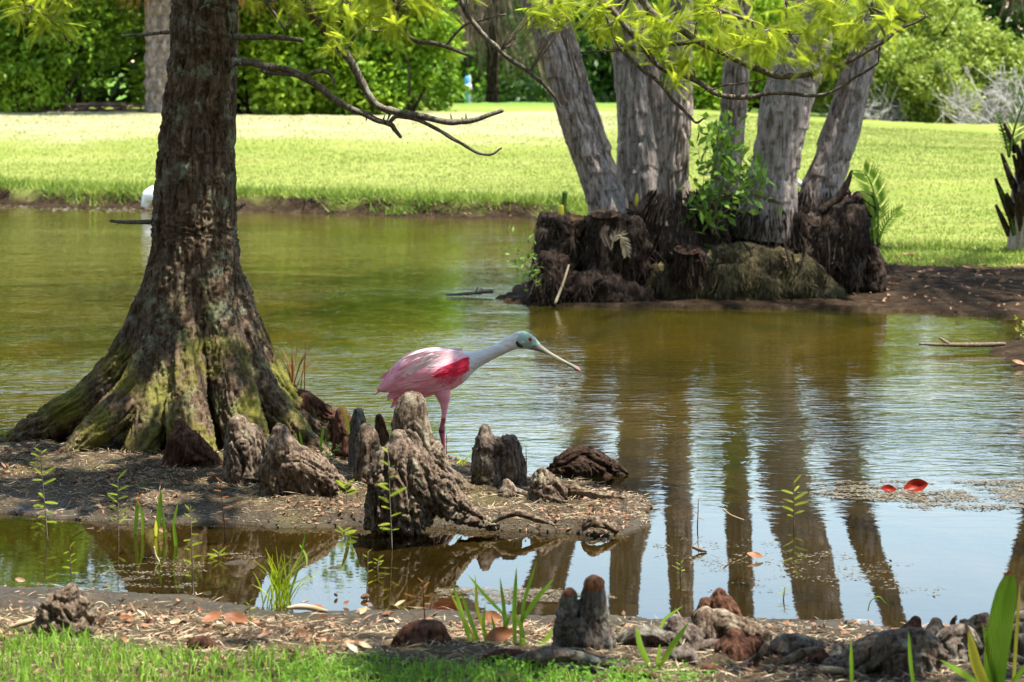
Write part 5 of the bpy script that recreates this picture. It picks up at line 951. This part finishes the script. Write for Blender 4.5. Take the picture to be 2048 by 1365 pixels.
for sg in (-1, 1):
    e = bp(1060.5, 677.5, sg*.0215); a_, b_ = lathe((0, 0, 0), [(0, .0075), (.004, .0065), (.0068, .003), (.0075, 0), (.006, -.003), (0, -.005)], 18); R_ = np.array([[1, 0, 0], [0, 0, sg], [0, 1, 0]]); ey = put('eye', (a_@R_.T+e, b_), M['eye'], bird)
    put('pupil', (a_@R_.T*.5+e+np.array([0, sg*.0042, 0]), b_), M['pupil'], ey)
# wings: layered feathers over each flank
def flank(px, py, sg, off):                          # point on the torso's side at that height
    q = [(754, 779, 3, 3), (775, 773, 15, 14), (802, 757, 31, 27), (830, 748, 41, 38), (860, 742, 46, 44), (890, 739, 43, 44), (915, 733, 35, 38), (938, 724, 23, 26), (960, 716, 15.5, 16)]
    q = np.array(q, float); c, hh, hw = (np.interp(px, q[:, 0], q[:, k]) for k in (1, 2, 3)); u = np.clip((py-c)/hh, -.97, .97); return bp(px, py, sg*(hw*math.sqrt(1-u*u)+off)/F*SY)
def feathers(rows, sg, mat, name, lift=1.5):
    parts = []
    for (x0, y0, x1, y1, n, L, W, ang) in rows:
        for k in range(n):
            f = (k+rng.uniform(-.25, .25))/max(n-1, 1); px = x0+(x1-x0)*f+rng.normal()*.8; py = y0+(y1-y0)*f+rng.normal()*.8; a = math.radians(ang+rng.normal()*4); l = L*rng.uniform(.88, 1.1)
            pts = [flank(px+math.cos(a)*l*t, py+math.sin(a)*l*t, sg, lift+1.8*t) for t in (0, .35, .7, 1.)]
            w = W/F*SY; parts.append(strip(pts, [w*.6, w, w*.95, w*.12], np.array([math.sin(a), 0, math.cos(a)])+1e-6, 7, -.08*sg))
    return put(name, join(parts), M[mat], wing)
for sg in (-1, 1):
    V_, F_ = sweep([(752, 781, 2, 2), (772, 773, 14, 15.5), (802, 757, 29, 29), (830, 748, 38, 40.5), (860, 742, 42, 46.5), (890, 738, 38, 46.5), (915, 730, 29, 40), (936, 722, 19, 27), (945, 719, 8, 12)], 40, 70)
    keep = (V_[:, 1]-SY)*sg > .004; f4 = F_[0][keep[F_[0]].all(1)]; u_, inv = np.unique(f4, return_inverse=True); wing = put('wing', (V_[u_], [inv.reshape(-1, 4)]), M['pinkwing'], bird)
    feathers([(880, 742, 905, 768, 6, 62, 12, 158), (865, 725, 885, 775, 8, 75, 13, 157), (840, 715, 862, 778, 9, 70, 12, 152), (815, 722, 838, 785, 9, 55, 11, 146), (795, 735, 812, 786, 7, 40, 10, 142), (925, 745, 900, 770, 6, 34, 9, 150)], sg, 'pinkwing', 'flight_feathers', 1.2)
    feathers([(925, 703, 895, 702, 7, 55, 11, 164), (900, 708, 870, 722, 8, 60, 12, 158), (880, 700, 850, 703, 7, 60, 12, 156), (865, 712, 840, 722, 6, 52, 11, 150), (905, 712, 880, 720, 6, 40, 10, 160)], sg, 'palewing', 'scapular_feathers', 2.4)
    feathers([(939, 715, 939, 738, 12, 28, 4, 165), (930, 718, 930, 740, 10, 30, 4, 163), (918, 720, 918, 741, 9, 32, 4, 162), (904, 724, 904, 742, 7, 30, 4, 160), (892, 729, 892, 742, 5, 26, 4, 158), (938, 712, 938, 720, 4, 20, 4, 170)], sg, 'crimson', 'crimson_patch', 4.4)
    feathers([(936, 742, 905, 748, 9, 22, 3, 118), (915, 744, 885, 748, 8, 20, 3, 125), (900, 728, 880, 742, 6, 22, 4, 160)], sg, 'rosy', 'rosy_streaks', 4.8)
put('tail', strip([bp(775, 776), bp(762, 782), bp(753, 787), bp(751, 793)], [.03, .025, .018, .006], np.array([0, 1., .2])), M['crimson'], bird)
for (nm_pts) in ([(888, 834, 5, -.03), (885, 850, 4.6, -.03), (884, 860, 6.2, -.03), (887, 885, 4.2, -.03), (890, 930, 3.8, -.03), (891, 968, 4.2, -.03)], [(795, 826, 5, .035), (789, 842, 4.4, .035), (787, 852, 6, .035), (792, 890, 4.2, .035), (797, 930, 3.8, .035), (799, 966, 4.2, .035)]):
    lg = put('leg', legm(nm_pts), M['leg'], bird); jx, jy, _, jd = nm_pts[2]; put('ankle_joint', legm([(jx+1, jy-7, 4.8, jd), (jx, jy, 6.6, jd), (jx+1, jy+9, 4.8, jd)]), M['legdark'], lg)
    fx, fy, _, fd = nm_pts[-1]; toes = []
    for dx, dd in ((26, -.02), (30, .005), (24, .03), (-14, .0)):
        toes.append(legm([(fx, fy-2, 3.4, fd), (fx+dx*.5, fy-1, 2.6, fd+dd*.6), (fx+dx, fy+2, 1.4, fd+dd)]))
    put('toes', join(toes), M['legdark'], lg)
# a second one, nearly hidden behind the palms
def copytree(o, parent=None):
    c = o.copy(); COL.objects.link(c)
    if parent is not None: c.parent = parent
    for ch in list(o.children): copytree(ch, c)
    return c
b2 = copytree(bird); b2.rotation_euler = (0, 0, PI); b2.location = P(1657, 440, 22.5); b2.location.z = zat(b2.location.x, b2.location.y)
b2['label'] = 'sliver of a second pink bird showing behind the palm roots'
eg = thing('egret', G(318, 421, 0), 'white egret mostly hidden behind the cypress trunk at the far bank', 'bird'); EY = WL[eg.name][1]
def ep_(px, py, dy=0): return P(px, py, EY)+np.array([0, dy, 0])
def esweep(secs): 
    L = np.array([np.r_[ep_(a, b), r/F*EY] for a, b, r in secs]); return tube(L[:, :3], L[:, 3], 18, 40)
Ve, Ne, Fe = remesh([esweep([(285, 414, 3), (290, 404, 8), (299, 394, 16), (314, 390, 19), (332, 392, 14), (345, 394, 7)]), esweep([(338, 390, 8), (352, 380, 5), (350, 366, 4), (356, 356, 5), (364, 356, 3)]), esweep([(292, 416, 4), (297, 404, 8), (304, 396, 9)])], .008, 3)
put('body', (Ve, Fe), M['egret'], eg); put('bill', esweep([(362, 356, 2.4), (374, 358, 1.6), (384, 361, .5)]), M['bladeyel'], eg)
for dx in (0, 12): put('leg', esweep([(312+dx, 404, 2), (313+dx, 414, 1.3), (312+dx, 426, 1.3)]), M['legdark'], eg)

# ---------------- litter, leaves, sticks, grass in front ----------------
def leafmesh(nm, mat, curl=.35, asp=.55):
    n = 9; t = np.linspace(0, 1, n); w = np.sin(np.clip(t, .02, .98)*PI)**.7*asp*.5; V = []
    for k in range(n):
        for j in (-1, -.5, 0, .5, 1): V.append((t[k]-.5, j*w[k], curl*(j*j*.32*w[k]*2+.5*(t[k]-.5)**2)+.02*math.sin(7*t[k]+3*j)))
    i = np.arange(n-1)[:, None]*5; j = np.arange(4)[None]; me = mesh(nm, np.array(V), [np.stack([i+j, i+j+1, i+6+j, i+5+j], -1).reshape(-1, 4)]); me.materials.append(M[mat]); return me
LM = {k: leafmesh('fallen_leaf', *v) for k, v in dict(brown=('brownleaf', .5), red=('redleaf', .9, .6), pale=('litter', .7), pink=('straw', .8, .6)).items()}
def leafob(kind, loc, L, rot, label, group=None):
    o = bpy.data.objects.new('fallen_leaf', LM[kind]); COL.objects.link(o); o.location = loc; o.rotation_euler = rot; o.scale = (L, L, L); return tag(o, label, 'leaf', group)
def Gl(px, py, dz=.006):
    g = G(px, py, .0)
    for _ in range(6): g = G(px, py, max(zat(g[0], g[1]), 0.0))
    g[2] += dz; return g
leafob('red', Gl(1776, 986, .010), .055, (.9, .1, .15), 'small red leaf floating on the scum mat'); leafob('red', Gl(1831, 982, .012), .088, (1.0, -.2, .1), 'longer red leaf floating on the scum mat')
leafob('brown', Gl(1510, 1120, .012), .05, (.5, .2, -.1), 'dark curled leaf floating on the palm reflections'); leafob('brown', Gl(425, 1252, .02), .06, (.5, -.3, .5), 'upturned red-brown leaf on the near mud'); leafob('brown', Gl(472, 1254, .02), .065, (.6, .2, -.2), 'broad brown leaf beside the upturned leaf')
leafob('brown', Gl(982, 1262, .035), .06, (1.2, .2, .6), 'coppery leaf propped inside the blade clump'); leafob('brown', Gl(998, 1296, .03), .07, (1.1, -.2, .2), 'rust leaf at the foot of the blade clump'); leafob('pink', Gl(727, 1308, .015), .05, (.4, .3, .8), 'bleached leaf curled at the grass edge')
leafob('pink', Gl(702, 1312, .015), .045, (.3, -.4, 2.2), 'second bleached leaf lying at the grass edge'); leafob('pale', Gl(543, 982, .02), .045, (.4, .3, -.3), 'pale curled leaf before the shaggy swept knee'); leafob('pale', Gl(492, 1020, .012), .07, (.2, .1, -.4), 'long grey leaf lying on the islet mud'); leafob('pink', Gl(1690, 552, .04), .12, (.9, .2, .4), 'large pale curled leaf sheath below the grey cut log')
leafob('pale', Gl(40, 1168, .01), .03, (.8, .2, .3), 'tiny brown leaf tip floating before the banded knee'); leafob('pale', Gl(324, 1074, .02), .03, (1., .3, .3), 'crumpled pale leaf caught at the broad blade'); leafob('pale', Gl(1940, 545, .02), .12, (.2, .2, .1), 'pale leaf lying on the shaded dark soil')
leafob('pale', Gl(1820, 516, .01), .16, (.05, .1, .1), 'long bluish-white sheath on the shaded soil'); leafob('pale', Gl(2036, 735, .02), .07, (.5, .3, .2), 'pinkish curled leaf at the mud spit')
k = 0
while k < 70:
    px, py = rng.uniform(0, 820), rng.uniform(1195, 1300); g = Gl(px, py, .008)
    leafob(('pale', 'pink', 'brown')[k % 3], g, rng.uniform(.018, .04), (rng.normal()*.5, rng.normal()*.5, rng.uniform(0, 6.3)), ('crisp tan leaf in the litter before the near grass', 'bleached leaf in the litter before the near grass', 'russet leaf in the litter before the near grass')[k % 3], ('tan litter leaves', 'bleached litter leaves', 'russet litter leaves')[k % 3]); k += 1
def scatter(n, x0, x1, y0, y1, sel):
    x = rng.uniform(x0, x1, n); y = rng.uniform(y0, y1, n); z, dn, di, df = zland(x, y, True); ok = sel(x, y, z, dn, di, df); return np.c_[x, y, z][ok]
shore = scatter(90000, -1.9, 1.9, 5.9, 10.9, lambda x, y, z, dn, di, df: (np.maximum(dn, di) > .0) & ((di > 0) | (rng.random(len(x)) < sm(7.75, 7.1, y)+.15)) & (np.abs(x) < y*.2))
n = len(shore); kk = rng.random(n)
a = shore[kk < .38]; m_ = len(a); dens = fbm(a*3.2, 4)+rng.normal(size=m_)*.08 > .03; a = a[dens]; m_ = len(a)
lt = stuff(put('leaf_litter', leafq(a+np.array([0, 0, .004]), rng.normal(size=(m_, 3))*np.array([1, 1, .35]), rng.normal(size=(m_, 3))*.5+np.array([0, 0, 1]), rng.uniform(.008, .032, m_), rng.uniform(.004, .015, m_), .5, .3), M['litter'], smooth=False)); lt['label'] = 'crumbled brown leaf litter on the mud'
b = shore[(kk > .38) & (kk < .70)]; m_ = len(b); an = rng.uniform(0, PI, m_)
st = stuff(put('twig_litter', leafq(b+np.array([0, 0, .004]), np.c_[np.cos(an), np.sin(an), rng.normal(size=m_)*.12], rng.normal(size=(m_, 3))*.4+np.array([0, 0, 1]), rng.uniform(.015, .07, m_), rng.uniform(.0012, .003, m_), .5, .4), M['straw'], smooth=False)); st['label'] = 'dry straw and needle bits on the mud'
c_ = shore[kk > .70]; m_ = len(c_); r_ = rng.uniform(.0018, .006, m_)[:, None]; oc = np.array([[1, 0, 0], [-1, 0, 0], [0, 1, 0], [0, -1, 0], [0, 0, .7], [0, 0, -.7]]); tri = np.array([[0, 2, 4], [2, 1, 4], [1, 3, 4], [3, 0, 4], [2, 0, 5], [1, 2, 5], [3, 1, 5], [0, 3, 5]])
Vp = (c_[:, None]+oc[None]*r_[:, None]*rng.uniform(.7, 1.3, (m_, 6, 1))).reshape(-1, 3); Fp = (tri[None]+np.arange(m_)[:, None, None]*6).reshape(-1, 3); pb = stuff(put('pebbles', (Vp, [Fp]), M['scum'])); pb['label'] = 'wet grit and pebbles along the waterline'
bk = scatter(9000, -7, 7.5, 16.8, 30.5, lambda x, y, z, dn, di, df: (df > .02) & (df < .45+(y < 21)*3) & ((y > 26) | (x > 1.9)) & (y < 31)); m_ = len(bk)
bl_ = stuff(put('bank_litter', leafq(bk+np.array([0, 0, .012]), rng.normal(size=(m_, 3))*np.array([1, 1, .3]), rng.normal(size=(m_, 3))*.5+np.array([0, 0, 1]), rng.uniform(.02, .09, m_), rng.uniform(.008, .03, m_), .5, .3), M['litter'], smooth=False)); bl_['label'] = 'reddish dead leaves along the far waterline'
STK = [('forked grey twig lying on the water by the mud spit', 14.9, [(1838, 688, 2), (1890, 690, 4), (1960, 690, 5), (2010, 688, 4)], [[(1900, 690, 3.5), (1888, 682, 3), (1878, 676, 2)], [(1945, 690, 2), (1935, 680, 1.2)], [(1965, 690, 2), (1972, 680, 1.2)]]), ('short bent twig poking out of the dark puddle', 9.2, [(144, 1075, 2.2), (160, 1064, 3), (172, 1059, 2.4), (188, 1056, 1.4)], []),
 ('white wavy peeled stick standing in the puddle', 8.6, [(307, 1188, 2), (318, 1160, 2.4), (320, 1130, 2.4), (311, 1110, 2.2), (308, 1094, 1.6)], []), ('pale forked stick on the near mud', 7.35, [(292, 1246, 4), (315, 1240, 4.5), (336, 1232, 3)], [[(306, 1240, 3.5), (296, 1230, 3), (291, 1222, 2)]]), ('long pale stick along the litter', 7.05, [(330, 1278, 2.5), (380, 1276, 3), (420, 1268, 2.5)], []), ('light driftwood piece at the near water edge', 7.75, [(575, 1216, 4), (610, 1214, 7), (655, 1222, 3)], []),
 ('whitish stick beside the banded knee', 7.0, [(20, 1255, 4), (50, 1245, 5), (72, 1238, 3)], []), ('broken stick leaning on the islet litter', 10.3, [(250, 975, 2.5), (300, 966, 3.5), (355, 960, 3)], []), ('dark snag stub behind the tree\'s right root', 11.1, [(562, 772, 4), (566, 758, 3.5), (572, 746, 2)], []), ('floating dark twig with small thorns near the mound', 18.4, [(893, 590, 2), (930, 588, 3), (985, 583, 4)], [[(950, 588, 2), (955, 576, 1)], [(970, 586, 2), (962, 576, 1)]]), ('tiny dark twig afloat in the sky reflection', 8.75, [(1385, 1094, 3), (1400, 1100, 4), (1413, 1104, 2)], []), ('curved straw on the water near the faded seedling', 9.0, [(1445, 1018, 1.5), (1462, 1030, 1.5), (1488, 1040, 1.2)], []),
 ('arched pale root loop on the near mud', 7.4, [(188, 1218, 2), (192, 1208, 2.2), (204, 1205, 2.2), (216, 1214, 2), (212, 1224, 2)], []), ('slanted twig before the arched root', 6.6, [(1255, 1340, 3), (1265, 1328, 2.5), (1272, 1318, 1.5)], []), ('thin stick lying across the root pile', 6.5, [(1520, 1330, 2.5), (1550, 1340, 3), (1580, 1350, 2)], [])]
for lb, Y, main, subs in STK:
    ps = []
    for l in [main]+subs: p, r = kinky(limb(Y, l), .002, 8*len(l)); ps.append(tube(p, r, 7, smooth=False))
    tag(put('stick', join(ps), M['twig'] if 'dark' in lb or 'grey' in lb else M['straw'], at=limb(Y, main)[0, :3]), lb, 'stick')
def fgrass(n, sel, hmin, hmax, w, mat, name, label, lean=.35):
    pts = scatter(n, -1.6, 1.6, 5.2, 7.2, sel); parts = []; m_ = len(pts); a = rng.uniform(0, 2*PI, m_); h = rng.uniform(hmin, hmax, m_); ln = rng.normal(size=(m_, 2))*lean
    s_ = np.c_[np.cos(a), np.sin(a), 0*a]*w*.5*rng.uniform(.7, 1.3, (m_, 1)); b = pts-np.array([0, 0, .006]); md = b+np.c_[ln*h[:, None]*.35, h*.6]; e = b+np.c_[ln*h[:, None]*1.1, h*rng.uniform(.75, 1, m_)]
    V = np.stack([b-s_, b+s_, md-s_*.8, md+s_*.8, e], 1).reshape(-1, 3); k = np.arange(m_)[:, None]*5; o = stuff(put(name, (V, [k+np.array([[0, 1, 3, 2]]), k+np.array([[2, 3, 4]])]), M[mat], smooth=False)); o['label'] = label
def edge_y(x): return G(1024, 1, 0)[1]
def gsel(x, y, z, dn, di, df):
    px = 1024+x/y*F; py = HY+(CH-z)/y*F; lim = np.interp(px, [-400, 0, 150, 400, 600, 800, 1000, 1200], [1268, 1278, 1292, 1308, 1322, 1330, 1348, 1370])+fbm(np.c_[x*9, y*9, 0*x], 2)*22; return (py > lim) & (px < 1350)
fgrass(42000, gsel, .025, .062, .0032, 'grass', 'near_grass', 'sunlit grass blades along the near shore')
def csel(x, y, z, dn, di, df):
    px = 1024+x/y*F; py = HY+(CH-z)/y*F; return (px > 560) & (px < 1430) & (py > np.interp(px, [560, 760, 900, 1100, 1300, 1430], [1345, 1325, 1330, 1342, 1348, 1362])+fbm(np.c_[x*12, y*12, 0*x], 2)*20) 
pts = scatter(9000, -1.2, .9, 5.2, 7.2, csel); m_ = len(pts); pp = np.repeat(pts, 4, 0); q_ = len(pp); hh = np.repeat(rng.uniform(.008, .035, m_), 4)
wd = stuff(put('ground_weed', leafq(pp+np.c_[rng.normal(size=(q_, 2))*.006, hh], rng.normal(size=(q_, 3))*np.array([1, 1, .4])+np.array([0, 0, .2]), rng.normal(size=(q_, 3))*.4+np.array([0, 0, 1]), rng.uniform(.007, .014, q_), rng.uniform(.004, .008, q_), .55, .1), M['clover'], smooth=False)); wd['label'] = 'low small-leaved weed at the near shore'
